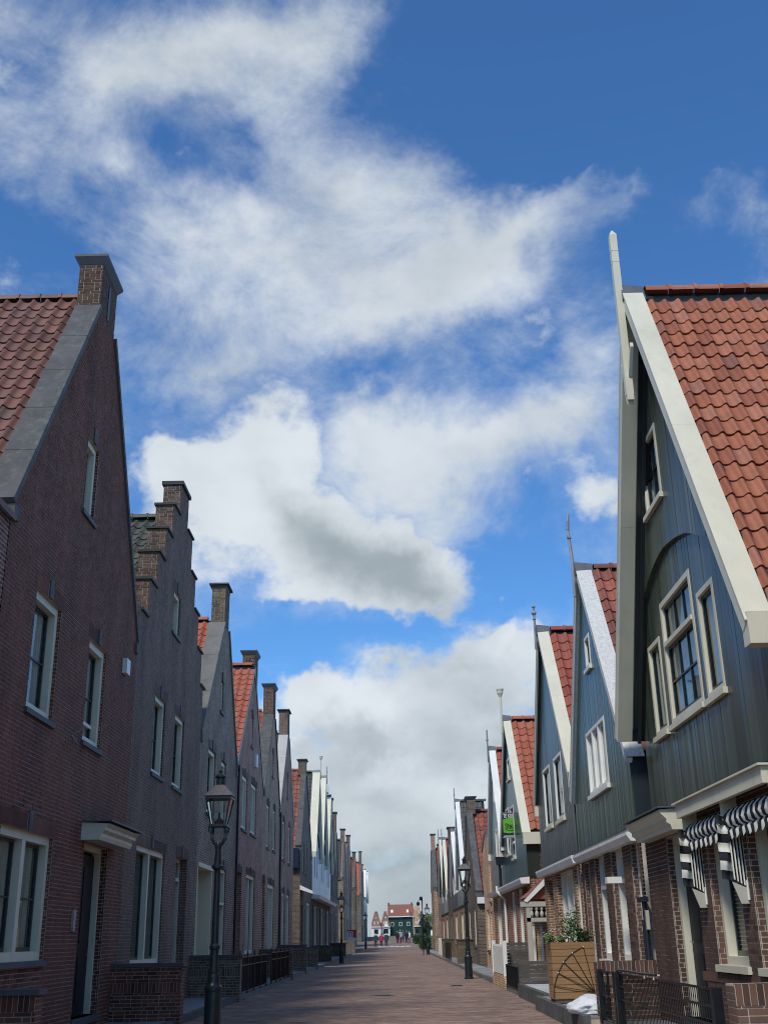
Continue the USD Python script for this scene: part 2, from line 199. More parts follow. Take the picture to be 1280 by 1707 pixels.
plain('bluestone', (0.075, 0.080, 0.085), 0.65, 0.15, 5, 0.003, 50, dirt=0.25, dcol=(0.14, 0.14, 0.14))
plain('slab_grey', (0.22, 0.23, 0.235), 0.8, 0.15, 3, 0.003, 60, dirt=0.3, dcol=(0.11, 0.11, 0.1), island=0.12)
plain('slab_pale', (0.42, 0.44, 0.45), 0.7, 0.1, 3, island=0.08)
plain('lead', (0.11, 0.12, 0.13), 0.5, 0.2, 5, metal=0.3)
plain('zinc', (0.30, 0.31, 0.32), 0.45, 0.15, 4, metal=0.5)
plain('timber_slate', (0.056, 0.066, 0.046), 0.2, 0.30, 2.0, 0.003, 9.0, spec=0.26, dirt=0.35, dcol=(0.018, 0.024, 0.022), island=0.26, stretch=(1, 1, 0.06), tint=(0.85, 1.0, 0.84))
plain('timber_green', (0.030, 0.058, 0.038), 0.26, 0.22, 2.0, 0.0015, 9.0, spec=0.3, island=0.16, stretch=(1, 1, 0.06), tint=(0.85, 1.0, 0.84))
plain('timber_black', (0.036, 0.043, 0.034), 0.28, 0.2, 2.0, 0.0015, 9.0, spec=0.3, island=0.15, stretch=(1, 1, 0.06), tint=(0.85, 1.0, 0.84))
plain('timber_teal', (0.022, 0.055, 0.046), 0.24, 0.16, 2.0, 0.0012, 9.0, spec=0.3, island=0.1, stretch=(1, 1, 0.06), tint=(0.85, 1.0, 0.84))
plain('timber_iceblue', (0.38, 0.47, 0.48), 0.35, 0.06, 2.0, spec=0.45, island=0.05)
plain('timber_brown', (0.045, 0.036, 0.033), 0.3, 0.15, 2.0, island=0.1)
plain('soffit_slate', (0.020, 0.027, 0.033), 0.35, 0.1)
plain('plank_oak', (0.29, 0.165, 0.075), 0.6, 0.25, 4.0, 0.003, 12, island=0.16, stretch=(0.5, 0.5, 8), dirt=0.3, dcol=(0.17, 0.085, 0.035))
plain('plank_grey', (0.085, 0.078, 0.072), 0.8, 0.2, 4.0, 0.003, 20, island=0.2)
plain('leaf_green', (0.055, 0.105, 0.030), 0.5, 0.3, 9, island=0.45)
plain('leaf_pale', (0.13, 0.18, 0.06), 0.5, 0.3, 9, island=0.4)
plain('hedge_leaf', (0.040, 0.075, 0.024), 0.55, 0.35, 3, island=0.5)
plain('bark', (0.07, 0.055, 0.04), 0.9, 0.2, 9, 0.01)
plain('flower_white', (0.75, 0.74, 0.66), 0.6)
plain('flower_yellow', (0.65, 0.48, 0.05), 0.6)
plain('bag_white', (0.62, 0.64, 0.66), 0.55, 0.08, 6, 0.004, 25)
plain('cloth_black', (0.012, 0.014, 0.018), 0.85, 0.15, 20, island=0.1)
plain('cloth_white', (0.66, 0.65, 0.58), 0.85, 0.06, 8, island=0.06)
plain('panel_beige', (0.42, 0.40, 0.345), 0.6, 0.05, 4)
plain('curtain_cloth', (0.66, 0.70, 0.64), 0.9, 0.1, 6)
plain('blind_white', (0.78, 0.8, 0.76), 0.6, 0.03)
plain('door_black', (0.009, 0.011, 0.014), 0.5, 0.1, spec=0.2)
plain('door_green', (0.012, 0.028, 0.022), 0.3, 0.1, spec=0.5)
plain('pipe_dark', (0.014, 0.020, 0.030), 0.4, 0.1)
plain('burner_red', (0.14, 0.05, 0.035), 0.6, 0.2, 9)
plain('sign_navy', (0.012, 0.022, 0.045), 0.4, 0.05)
plain('sign_green', (0.13, 0.40, 0.03), 0.4, 0.03)
plain('sign_white', (0.75, 0.76, 0.74), 0.45, 0.03)
plain('sign_red', (0.45, 0.03, 0.03), 0.45, 0.05)
plain('road_marking', (0.62, 0.62, 0.59), 0.8, 0.2, 3, dirt=0.5, dcol=(0.25, 0.22, 0.2))
plain('grass', (0.075, 0.11, 0.028), 0.9, 0.3, 0.8, 0.05, 8)
plain('skin', (0.42, 0.26, 0.19), 0.55)
plain('hair_dark', (0.03, 0.022, 0.018), 0.7); plain('hair_grey', (0.32, 0.31, 0.3), 0.7)
for nm, c in dict(coat_pink=(0.42, 0.02, 0.075), coat_teal=(0.015, 0.055, 0.065), coat_black=(0.016, 0.017, 0.020), coat_grey=(0.30, 0.31, 0.33), coat_white=(0.62, 0.62, 0.60), coat_blue=(0.05, 0.08, 0.13), trouser_dark=(0.02, 0.022, 0.03), trouser_red=(0.25, 0.05, 0.05), trouser_tan=(0.28, 0.23, 0.17)).items():
    plain(nm, c, 0.85, 0.12, 8)
tilemat('tile_rose', [(0, (0.105, 0.045, 0.036)), (0.4, (0.175, 0.074, 0.054)), (0.8, (0.20, 0.088, 0.066)), (1, (0.13, 0.075, 0.062))], 0.55, (0.15, 0.115, 0.085))
tilemat('tile_salmon', [(0, (0.24, 0.070, 0.036)), (0.45, (0.33, 0.108, 0.054)), (0.8, (0.36, 0.128, 0.068)), (0.93, (0.38, 0.15, 0.09)), (1, (0.16, 0.066, 0.046))], 0.5, (0.10, 0.065, 0.055))
tilemat('tile_orange', [(0, (0.30, 0.080, 0.045)), (0.5, (0.37, 0.110, 0.062)), (1, (0.33, 0.115, 0.072))], 0.18, (0.2, 0.08, 0.05))
tilemat('tile_red', [(0, (0.24, 0.050, 0.032)), (0.5, (0.31, 0.075, 0.045)), (1, (0.27, 0.085, 0.055))], 0.3, (0.08, 0.04, 0.035))
tilemat('tile_brown', [(0, (0.17, 0.055, 0.040)), (0.45, (0.25, 0.080, 0.055)), (0.8, (0.33, 0.10, 0.062)), (1, (0.12, 0.055, 0.045))], 0.5, (0.06, 0.045, 0.04))
tilemat('tile_moss', [(0, (0.055, 0.060, 0.050)), (0.5, (0.085, 0.088, 0.072)), (1, (0.075, 0.070, 0.06))], 0.45, (0.11, 0.115, 0.08))
tilemat('tile_slate', [(0, (0.050, 0.050, 0.048)), (0.5, (0.075, 0.074, 0.068)), (1, (0.10, 0.095, 0.085))], 0.3, (0.03, 0.03, 0.03))
# panes let the light through and mirror the sky and the houses opposite
mat('window_glass', {'fr': ('fresnel', {'IOR': 1.55}), 'mr': ('map_range', {'to_min': 0.03, 'to_max': 0.85}), 't': ('transparent_bsdf', {'color': (0.92, 0.96, 0.94)}), 'g': ('glossy_bsdf', {'roughness': 0.015, 'color': (0.95, 0.97, 0.96)}),
    'n': ('noise_texture', {'scale': 1.3, 'detail': 1.0}), 'ge': ('geometry', {}), 'b': ('bump', {'strength': 0.15, 'distance': 0.02}), 'x': ('mix_closure', {})},
    [('fr.fac', 'mr.value'), ('mr.result', 'x.fac'), ('t.BSDF', 'x.closure1'), ('g.BSDF', 'x.closure2'), ('ge.position', 'n.vector'), ('n.fac', 'b.height'), ('b.normal', 'g.normal')], 'x.closure')
# street of small clay pavers laid across, in bands that have settled unevenly
mat('street_pavers', {'g': ('geometry', {}), 'k': ('brick_texture', {'color1': (0.135, 0.086, 0.067), 'color2': (0.29, 0.19, 0.147), 'mortar': (0.19, 0.157, 0.127), 'scale': 1.0, 'brick_width': 0.2, 'row_height': 0.1, 'mortar_size': 0.006, 'mortar_smooth': 0.3}),
    'mp': ('mapping', {'scale': (0.7, 1.5, 1)}), 'n': ('noise_texture', {'scale': 1.3, 'detail': 7.0, 'roughness': 0.65}), 'm': ('map_range', {'from_min': 0.3, 'from_max': 0.7, 'to_min': 0.62, 'to_max': 1.42}),
    'n2': ('noise_texture', {'scale': 0.35, 'detail': 4.0}), 'm2': ('map_range', {'from_min': 0.3, 'from_max': 0.7, 'to_min': 0.8, 'to_max': 1.2}), 'mm': ('math', {'math_type': 'multiply'}),
    'h': ('hsv', {}), 'hb': ('mix_float', {'fac': 0.5}), 'n4': ('noise_texture', {'scale': 7.0, 'detail': 3.0}), 'b': ('bump', {'strength': 0.9, 'distance': 0.03}), 'p': ('principled_bsdf', {'roughness': 0.82, 'specular_ior_level': 0.35})},
    [('g.position', 'k.vector'), ('k.color', 'h.color'), ('g.position', 'mp.vector'), ('mp.vector', 'n.vector'), ('n.fac', 'm.value'), ('g.position', 'n2.vector'), ('n2.fac', 'm2.value'), ('m.result', 'mm.value1'), ('m2.result', 'mm.value2'), ('mm.value', 'h.value'), ('h.color', 'p.base_color'), ('g.position', 'n4.vector'), ('n4.fac', 'b.height'), ('b.normal', 'p.normal')])
plain('earth', (0.13, 0.115, 0.095), 0.95, 0.25, 0.6, 0.02, 6)

# ---------------------------------------------------------------- helpers
used = {}
def numbered(parent, name):
    k = (parent, name); i = used.get(k, -1) + 1; used[k] = i
    return f'{parent}/{name}' if i == 0 else f'{parent}/{name}_{i:03d}'
def meta(prim, label=None, category=None, group=None, kind=None):
    for k, v in (('label', label), ('category', category), ('group', group), ('kind', kind)):
        if v: prim.SetCustomDataByKey(k, v)
class Frame:
    """local axes of a facade: o out towards the street, a along the street, z up. side +1 = left row, -1 = right row, 0 = plain x, y, z."""
    def __init__(s, side, x, a, z=0.0): s.side, s.x, s.a, s.z = side, x, a, z
    def loc(s, p):
        p = np.asarray(p, float)
        return np.c_[p[:, 0] * s.side if s.side else p[:, 0] - s.x, p[:, 1] - s.a, p[:, 2] - s.z]
class Thing:
    def __init__(s, name, frame, label, category, group=None):
        s.f = frame; s.path = numbered('/World', name)
        x = UsdGeom.Xform.Define(stage, s.path); x.AddTranslateOp().Set(Gf.Vec3d(float(frame.x), float(frame.a), float(frame.z)))
        meta(x.GetPrim(), label, category, group)
    def __str__(s): return s.path
class MB:
    """collects pieces; build() makes them one mesh"""
    def __init__(s): s.v, s.t, s.n = [], [], 0
    def add(s, v, t):
        v = np.asarray(v, float); s.v.append(v); s.t.append(np.asarray(t, int) + s.n); s.n += len(v); return s
    def hexa(s, p):
        """8 corners: 0-3 one face (ccw seen from outside reversed below), 4-7 the opposite face in the same order"""
        p = np.asarray(p, float)
        t = [[0, 2, 1], [0, 3, 2], [4, 5, 6], [4, 6, 7], [0, 1, 5], [0, 5, 4], [1, 2, 6], [1, 6, 5], [2, 3, 7], [2, 7, 6], [3, 0, 4], [3, 4, 7]]
        if np.dot(np.cross(p[1] - p[0], p[3] - p[0]), p[4] - p[0]) < 0: t = [[a, c, b] for a, b, c in t]
        return s.add(p, t)
    def box(s, o0, o1, a0, a1, z0, z1):
        return s.hexa([[o0, a0, z0], [o1, a0, z0], [o1, a1, z0], [o0, a1, z0], [o0, a0, z1], [o1, a0, z1], [o1, a1, z1], [o0, a1, z1]])
    def prism(s, poly, o0, o1):
        """a polygon in (a, z), thick from o0 to o1"""
        for g in getattr(poly, 'geoms', [poly]):
            if g.is_empty or g.area < 1e-5 or g.geom_type != 'Polygon': continue
            m = trimesh.creation.extrude_polygon(g, o1 - o0, engine='earcut')
            v = np.asarray(m.vertices); s.add(np.c_[v[:, 2] + o0, v[:, 0], v[:, 1]], m.faces)
        return s
    def prism_oz(s, poly, a0, a1):
        """a polygon in (o, z), long from a0 to a1"""
        for g in getattr(poly, 'geoms', [poly]):
            m = trimesh.creation.extrude_polygon(g, a1 - a0, engine='earcut')
            v = np.asarray(m.vertices); s.add(np.c_[v[:, 0], v[:, 2] + a0, v[:, 1]], np.asarray(m.faces)[:, ::-1])
        return s
    def tube(s, pts, r, k=8):
        pts = np.asarray(pts, float); rr = np.broadcast_to(r, len(pts))
        d = np.gradient(pts, axis=0); d /= np.linalg.norm(d, axis=1)[:, None]
        ref = np.array([0, 0, 1.0]) if abs(d[0][2]) < 0.9 else np.array([1.0, 0, 0])
        v, th = [], np.arange(k) * 2 * np.pi / k
        for p, q, q_r in zip(pts, d, rr):
            x = np.cross(ref, q); x /= np.linalg.norm(x); y = np.cross(q, x)
            v.append(p + q_r * (np.cos(th)[:, None] * x + np.sin(th)[:, None] * y))
        v = np.concatenate(v); t = []
        for i in range(len(pts) - 1):
            for j in range(k):
                a, b, c, e = i*k + j, i*k + (j+1) % k, (i+1)*k + j, (i+1)*k + (j+1) % k
                t += [[a, b, e], [a, e, c]]
        n = len(pts)
        t += [[0, j+1, j] for j in range(1, k-1)] + [[(n-1)*k, (n-1)*k + j, (n-1)*k + j + 1] for j in range(1, k-1)]
        return s.add(v, t)
    def lathe(s, prof, cx, cy, k=16):
        """profile of (radius, z) turned about a vertical axis"""
        return s.tube([[cx, cy, z] for _, z in prof], [r for r, _ in prof], k) if False else s._lathe(prof, cx, cy, k)
    def _lathe(s, prof, cx, cy, k):
        th = np.arange(k) * 2 * np.pi / k; v = []; t = []
        for r_, z in prof: v.append(np.c_[cx + r_*np.cos(th), cy + r_*np.sin(th), np.full(k, z)])
        for i in range(len(prof) - 1):
            for j in range(k):
                a, b, c, e = i*k + j, i*k + (j+1) % k, (i+1)*k + j, (i+1)*k + (j+1) % k
                t += [[a, b, e], [a, e, c]]
        n = len(prof)
        t += [[0, j+1, j] for j in range(1, k-1)] + [[(n-1)*k, (n-1)*k + j, (n-1)*k + j + 1] for j in range(1, k-1)]
        return s.add(np.concatenate(v), t)
    def build(s, name, material, parent, frame=None, label=None, kind=None, smooth=False):
        f = frame or parent.f; pp = str(parent); path = numbered(pp, name)
        v = f.loc(np.concatenate(s.v)); t = np.concatenate(s.t)
        if f.side < 0: t = t[:, ::-1]
        m = usdkit.mesh(stage, path, (v, t), M[material], smooth=smooth)
        meta(m.GetPrim(), label, kind=kind)
        return Part(path, f)
class Part:
    def __init__(s, path, f): s.path, s.f = path, f
    def __str__(s): return s.path
def rect(a0, a1, z0, z1): return sg.box(a0, z0, a1, z1)
def solo(name, mb, material, frame, label, category, group=None, kind=None, smooth=False):
    """a thing that is one mesh (no parts)"""
    path = numbered('/World', name)
    v = np.concatenate(mb.v); t = np.concatenate(mb.t)
    if frame.side < 0: t = t[:, ::-1]
    m = usdkit.mesh(stage, path, (frame.loc(v), t), M[material], smooth=smooth)
    m.AddTranslateOp().Set(Gf.Vec3d(float(frame.x), float(frame.a), float(frame.z)))
    meta(m.GetPrim(), label, category, group, kind); return Part(path, frame)

# ---------------------------------------------------------------- masonry pieces
def bricks(parent, poly, o, material, near, count=0, holes=(), course=0.0655, length=0.215, joint=0.0125, proud=0.006, back=0.03, seed=1, axis='a', a_fix=0.0, name='brick'):
    """lays bricks over poly, (a, z) on the plane o, or with axis='o' (o, z) on the plane a_fix facing the camera.
    The COUNT bricks nearest to NEAR become parts, the rest one part of kind stuff."""
    rng = random.Random(seed); x0, z0, x1, z1 = poly.bounds; inner = poly
    for h in holes: inner = inner.difference(h.buffer(0.004, join_style=2))
    prep = shapely_prep(inner); out = []
    row = 0; z = z0
    while z < z1:
        x = x0 - (0 if row % 2 else length * 0.5) - (0.06 if row % 4 == 2 else 0)
        zz1 = z + course - joint; head = rng.random() < 0.5; k = 0
        while x < x1:
            L = (length * 0.5 if (row % 2 and (k % 2 == 0)) or rng.random() < 0.12 else length) - joint
            b = sg.box(x, z, x + L, zz1)
            if prep.contains(b): out.append((x, x + L, z, zz1, None))
            elif prep.intersects(b):
                q = inner.intersection(b)
                for g in getattr(q, 'geoms', [q]):
                    if g.geom_type == 'Polygon' and g.area > 2e-4:
                        bx = g.bounds
                        if abs(g.area - (bx[2]-bx[0])*(bx[3]-bx[1])) < 1e-5: out.append((bx[0], bx[2], bx[1], bx[3], None))
                        else: out.append((bx[0], bx[2], bx[1], bx[3], g))
            x += L + joint; k += 1
        z += course; row += 1
    if count: out.sort(key=lambda b: (b[0] - near[0])**2 + (b[2] - near[1])**2)
    def put(mb, b):
        p = proud + rng.uniform(-0.0025, 0.0025)
        if axis == 'a':
            if b[4] is None: mb.box(o - back, o + p, b[0], b[1], b[2], b[3])
            else: mb.prism(b[4].simplify(0.002), o - back, o + p)
        else:
            if b[4] is None: mb.box(b[0], b[1], a_fix - p, a_fix + back, b[2], b[3])
            else: mb.prism_oz(b[4].simplify(0.002), a_fix - p, a_fix + back)
    for b in out[:count]:
        mb = MB(); put(mb, b)
        if mb.v: mb.build(name, material, parent)
    if out[count:]:
        mb = MB()
        for b in out[count:]: put(mb, b)
        mb.build('brickwork', material, parent, kind='stuff')
from shapely.prepared import prep as shapely_prep
def reveal(parent, q, material, seed=1):
    """the bricks of the jamb of an opening that faces the camera"""
    bricks(parent, sg.box(-max(q.get('rec', .07), .05) - .02, q['z0'] + .01, -0.006, q['z1'] - .01), 0, material, (0, 0), 0, axis='o', a_fix=q['a1'] - .002, seed=seed, proud=0.004)
def soldier(parent, a0, a1, z0, z1, o, material, keystone=None):
    """a flat arch of upright bricks, with a grey keystone"""
    n = max(3, int(round((a1 - a0) / 0.066))); w = (a1 - a0) / n; mb = MB()
    for i in range(n):
        x0, x1 = a0 + i*w + 0.004, a0 + (i+1)*w - 0.004
        if keystone and x1 > (a0 + a1)/2 - 0.1: continue
        mb.box(o - 0.03, o + 0.008, x0, x1, z0 + 0.004, z1 - 0.004)
    mb.build('lintel', material, parent)
    if keystone:
        mb = MB()
        for i in range(n):
            x0, x1 = a0 + i*w + 0.004, a0 + (i+1)*w - 0.004
            if x0 >= (a0 + a1)/2 + 0.1: mb.box(o - 0.03, o + 0.008, x0, x1, z0 + 0.004, z1 - 0.004)
        mb.build('lintel', material, parent)
    if keystone:
        c = (a0 + a1)/2; MB().box(o - 0.03, o + 0.03, c - 0.09, c + 0.09, z0 + 0.004, z1 + 0.06).build('keystone', keystone, parent)

# ---------------------------------------------------------------- windows and doors
def window(parent, a0, a1, z0, z1, rec=0.05, fw=0.09, fmat='cream_paint', sash=0.05, smat='sash_paint', cols=1, rows=(), lights=1, curtain=True, sill='bluestone', sill_d=0.05, mull=0.06, blind=False, transom=None, proud=False, simple=False, casing=0.0):
    """frame, sashes with glazing bars, panes, curtains and a sill, set in a hole of the wall; o = 0 is the wall's face"""
    oF = -rec; d = 0.16
    if proud is not False: oF = proud
    gs = 0.05 if proud is not False else 0.12
    f = MB(); f.box(oF - d, oF, a0, a0 + fw, z0, z1).box(oF - d, oF, a1 - fw, a1, z0, z1).box(oF - d, oF, a0 + fw, a1 - fw, z1 - fw, z1).box(oF - d, oF, a0 + fw, a1 - fw, z0, z0 + fw)
    ia0, ia1, iz0, iz1 = a0 + fw, a1 - fw, z0 + fw, z1 - fw
    zs = [(iz0, iz1)]
    if transom is not None:
        f.box(oF - d, oF + 0.02, ia0, ia1, transom - 0.035, transom + 0.035); zs = [(iz0, transom - 0.035), (transom + 0.035, iz1)]
    w = (ia1 - ia0 - mull*(lights - 1)) / lights; bays = []
    for i in range(lights):
        x0 = ia0 + i*(w + mull); bays.append((x0, x0 + w))
        if i: f.box(oF - d, oF, x0 - mull, x0, iz0, iz1)
    wp = f.build('window', fmat, parent)
    if sill:
        MB().box(-rec - 0.02 if proud is False else proud - .045, sill_d + (proud or 0), a0 - 0.06, a1 + 0.06, z0 - 0.085, z0 - 0.002).build('sill', sill, wp)
    sm, pm, cm, bm = MB(), MB(), MB(), MB()
    for x0, x1 in bays:
        for k, (q0, q1) in enumerate(zs):
            s = sash
            if s:
                sm.box(oF - d - 0.01, oF - gs, x0, x0 + s, q0, q1).box(oF - d - 0.01, oF - gs, x1 - s, x1, q0, q1).box(oF - d - 0.01, oF - gs, x0 + s, x1 - s, q0, q0 + s*1.3).box(oF - d - 0.01, oF - gs, x0 + s, x1 - s, q1 - s, q1)
            for c in range(1, cols):
                x = x0 + s + (x1 - x0 - 2*s)*c/cols; sm.box(oF - d, oF - gs - .005, x - 0.014, x + 0.014, q0 + s, q1 - s)
            for rfrac in (rows if k == 0 else ()):
                z = q0 + (q1 - q0)*rfrac; sm.box(oF - d, oF - gs - .003, x0 + s, x1 - s, z - 0.014, z + 0.014)
            pm.add([[oF - gs - .025, x0 + s*0.9, q0 + s*0.9], [oF - gs - .025, x1 - s*0.9, q0 + s*0.9], [oF - gs - .025, x1 - s*0.9, q1 - s*0.9], [oF - gs - .025, x0 + s*0.9, q1 - s*0.9]], [[0, 1, 2], [0, 2, 3]])
            if curtain and not simple:
                parts = [(x0, x0 + (x1 - x0)*0.42), (x0 + (x1 - x0)*0.58, x1)] if curtain == 'split' else [(x0 + (x1-x0)*0.06, x1 - (x1-x0)*(0.06 if curtain != 'part' else 0.45))]
                for c0, c1 in parts:
                    k_ = max(8, int((c1 - c0)/0.022)); xs = np.linspace(c0, c1, k_ + 1); oo = oF - gs - 0.075 + 0.022*np.sin(xs*62 + q0) + 0.012*np.sin(xs*23)
                    v = np.concatenate([np.c_[oo, xs, np.full(k_ + 1, q0 + 0.02)], np.c_[oo, xs, np.full(k_ + 1, q1)]])
                    t = [[j, j+1, k_+2+j] for j in range(k_)] + [[j, k_+2+j, k_+1+j] for j in range(k_)]; cm.add(v, t)
            if blind:
                zz = q0 + 0.03
                while zz < q1 - 0.03: bm.box(oF - gs - 0.055, oF - gs - 0.032, x0 + 0.02, x1 - 0.02, zz, zz + 0.012); zz += 0.05
    if sm.v: sm.build('sash', smat, wp)
    pm.build('pane', 'window_glass', wp)
    if cm.v: cm.build('curtain', 'curtain_cloth', wp)
    if bm.v: bm.build('blind', 'blind_white', wp)
    return wp
def door(parent, a0, a1, z0, z1, rec=0.35, fw=0.09, fmat='cream_paint', dmat='door_black', fan=0.45, glazed=False):
    f = MB(); oF = -rec; d = 0.15
    f.box(oF - d, oF, a0, a0 + fw, z0, z1).box(oF - d, oF, a1 - fw, a1, z0, z1).box(oF - d, oF, a0 + fw, a1 - fw, z1 - fw, z1)
    zt = z1 - fw
    if fan: zt = z1 - fw - fan; f.box(oF - d, oF + 0.015, a0 + fw, a1 - fw, zt - 0.05, zt + 0.03)
    p = f.build('door_frame', fmat, parent)
    if fan: MB().add([[oF - .05, a0 + fw, zt + .03], [oF - .05, a1 - fw, zt + .03], [oF - .05, a1 - fw, z1 - fw], [oF - .05, a0 + fw, z1 - fw]], [[0, 1, 2], [0, 2, 3]]).build('pane', 'window_glass', p)
    q0, q1 = a0 + fw, a1 - fw; zt -= 0.05; w = q1 - q0
    m = MB().box(oF - 0.15, oF - 0.105, q0, q1, z0, zt)
    for u0, u1, h0, h1 in ((0.12, 0.44, 0.08, 0.36), (0.56, 0.88, 0.08, 0.36), (0.12, 0.44, 0.44, 0.92), (0.56, 0.88, 0.44, 0.92)):
        m.box(oF - 0.106, oF - 0.092, q0 + w*u0, q0 + w*u1, z0 + (zt - z0)*h0, z0 + (zt - z0)*h1)
    dp = m.build('door', dmat, parent)
    MB().tube([[oF - 0.11, q1 - 0.10, z0 + 1.0], [oF - 0.06, q1 - 0.10, z0 + 1.02], [oF - 0.06, q1 - 0.10, z0 + 1.14]], 0.012, 6).build('handle', 'zinc', dp)
    MB().box(oF - 0.1, 0.03, a0, a1, z0 - 0.12, z0).build('doorstep', 'bluestone', parent)

# ---------------------------------------------------------------- roofs
def tile_mesh(mb, base, eo, ev, en, pitch, row, roll, H, jit):
    """one pantile: base = its upper corner; eo along the ridge, ev down the slope, en outward"""
    K = 10; t = np.linspace(0, 1, K + 1)
    h = np.where(t < 1 - roll, -0.30*H*np.sin(np.pi*t/(1 - roll)), H*np.sin(np.pi*(t - 1 + roll)/roll))
    rows_ = [(-0.03, 0.0), (row + 0.015, 0.030), (row + 0.015, 0.012)]
    v = []
    for s_, lift in rows_:
        v.append(base + (t[:, None]*pitch*1.02)*eo + (s_ + jit[0])*ev + (h[:, None] + lift + jit[1])*en)
    n = K + 1; tr = []
    for i in range(2):
        for j in range(K):
            a, b, c, d = i*n + j, i*n + j + 1, (i+1)*n + j, (i+1)*n + j + 1
            tr += [[a, c, d], [a, d, b]]
    mb.add(np.concatenate(v), tr)
def tiled_slope(parent, ridge, eave, o0, o1, material, pitch=0.24, row=0.345, roll=0.45, H=0.036, parts_to=None, limit=300, seed=3, gap=0.02):
    """parent: the roof part. ridge, eave: (a, z) of the slope's upper and lower edge; tiles from o0 (street) back to o1. Tiles with o > parts_to are parts."""
    rng = random.Random(seed); R, E = np.array(ridge), np.array(eave); L = np.linalg.norm(E - R); d = (E - R)/L; n2 = np.array([-d[1], d[0]])
    if n2[1] < 0: n2 = -n2
    ev = np.array([0, d[0], d[1]]); en = np.array([0, n2[0], n2[1]]); eo = np.array([-1.0, 0, 0])
    nr = int(L/row); nc = int((o0 - o1)/pitch); rest = MB(); made = 0
    for c in range(nc):
        for r_ in range(nr):
            base = np.array([o0 - c*pitch, R[0], R[1]]) + ev*(r_*row + (L - nr*row)) + en*gap
            jit = (rng.uniform(-0.012, 0.012), rng.uniform(-0.004, 0.007))
            if parts_to is not None and o0 - c*pitch > parts_to and made < limit:
                mb = MB(); tile_mesh(mb, base, eo, ev, en, pitch, row, roll, H, jit); mb.build('roof_tile', material, parent, smooth=40); made += 1
            else: tile_mesh(rest, base, eo, ev, en, pitch, row, roll, H, jit)
    if rest.v: rest.build('tiling', material, parent, kind='stuff', smooth=40)
def wave_slope(parent, ridge, eave, o0, o1, material, pitch=0.24, row=0.345, H=0.036, gap=0.02):
    """tiling on a slope that faces away: one corrugated sheet stepped at each row"""
    R, E = np.array(ridge), np.array(eave); L = np.linalg.norm(E - R); d = (E - R)/L; n2 = np.array([-d[1], d[0]])
    if n2[1] < 0: n2 = -n2
    k = int((o0 - o1)/pitch*4); os_ = np.linspace(o0, o1, k + 1); hh = H*0.6*np.sin((o0 - os_)/pitch*2*np.pi); nr = max(2, int(L/row)); v = []
    for r_ in range(nr):
        for s_, lift in ((r_*row + L - nr*row, 0.0), ((r_ + 1)*row + L - nr*row, 0.03)):
            p = R + d*s_; v.append(np.c_[os_, p[0] + n2[0]*(hh + lift + gap), p[1] + n2[1]*(hh + lift + gap)])
    n = k + 1; t = []
    for i in range(len(v) - 1):
        for j in range(k): a = i*n + j; t += [[a, a+1, a+n+1], [a, a+n+1, a+n]]
    MB().add(np.concatenate(v), t).build('tiling', material, parent, kind='stuff', smooth=40)
def ridge_caps(parent, a, z, o0, o1, material, r_=0.11, L=0.42):
    o = o0 - 0.12
    while o > o1:
        mb = MB(); th = np.linspace(-0.15, math.pi + 0.15, 9)
        v = []
        for oo, k in ((o, 1.0), (o - L*0.86, 1.0), (o - L*0.86, 1.18), (o - L, 1.18)):
            v.append(np.c_[np.full(9, oo), a + r_*k*np.cos(th), z + r_*k*np.sin(th)])
        t = []
        for i in range(3):
            for j in range(8): b = i*9 + j; t += [[b, b+9, b+10], [b, b+10, b+1]]
        mb.add(np.concatenate(v), t).build('ridge_tile', material, parent, smooth=40)
        o -= L
def gable_poly(a0, a1, ze, apex, zr, flat=0.0):
    return sg.Polygon([(a0, 0), (a1, 0), (a1, ze), (apex + flat, zr), (apex - flat, zr), (a0, ze)] if flat else [(a0, 0), (a1, 0), (a1, ze), (apex, zr), (a0, ze)])
def house_shell(th, a0, a1, ze, apex, zr, depth, roofmat, o_roof, wallmat, parts_to=None, pitch=0.24, row=0.345, roll=0.45, H=0.036, far_tiles=False, near_tiles=True, caps=True, seed=3, side_near=True):
    """side and back walls and the tiled roof; the ridge runs back from the street"""
    w = MB().box(-depth, -0.30, a0 + 0.002, a0 + 0.25, 0, ze - 0.12).box(-depth, -0.30, a1 - 0.25, a1 - 0.002, 0, ze - 0.12)
    w.prism(gable_poly(a0 + 0.25, a1 - 0.25, ze - 0.1, apex, zr - 0.35), -depth, -depth + 0.25)
    w.build('side_wall', wallmat, th)
    r_ = MB()
    for e in (a0, a1):
        R, E = np.array([apex, zr]), np.array([e, ze]); d = (E - R)/np.linalg.norm(E - R); n2 = np.array([-d[1], d[0]]); n2 = n2 if n2[1] > 0 else -n2
        Rp, Ep = R, E; q = [Rp, Ep, Ep - n2*0.16, Rp - np.array([0, 0.16/max(n2[1], .2)])]
        r_.hexa([[o_roof, *q[0]], [o_roof, *q[1]], [o_roof, *q[2]], [o_roof, *q[3]], [-depth - 0.1, *q[0]], [-depth - 0.1, *q[1]], [-depth - 0.1, *q[2]], [-depth - 0.1, *q[3]]])
    roof = r_.build('roof', 'sash_paint', th)
    if near_tiles: tiled_slope(roof, (apex, zr), (a0, ze), o_roof, -depth, roofmat, pitch, row, roll, H, parts_to, seed=seed)
    else: wave_slope(roof, (apex, zr), (a0, ze), o_roof, -depth, roofmat, pitch, row, H)
    (tiled_slope if far_tiles else wave_slope)(roof, (apex, zr), (a1, ze), o_roof, -depth, roofmat, pitch, row, H=H)
    if caps: ridge_caps(roof, apex, zr + 0.03, o_roof, -depth if caps is True else caps, roofmat)
    return roof
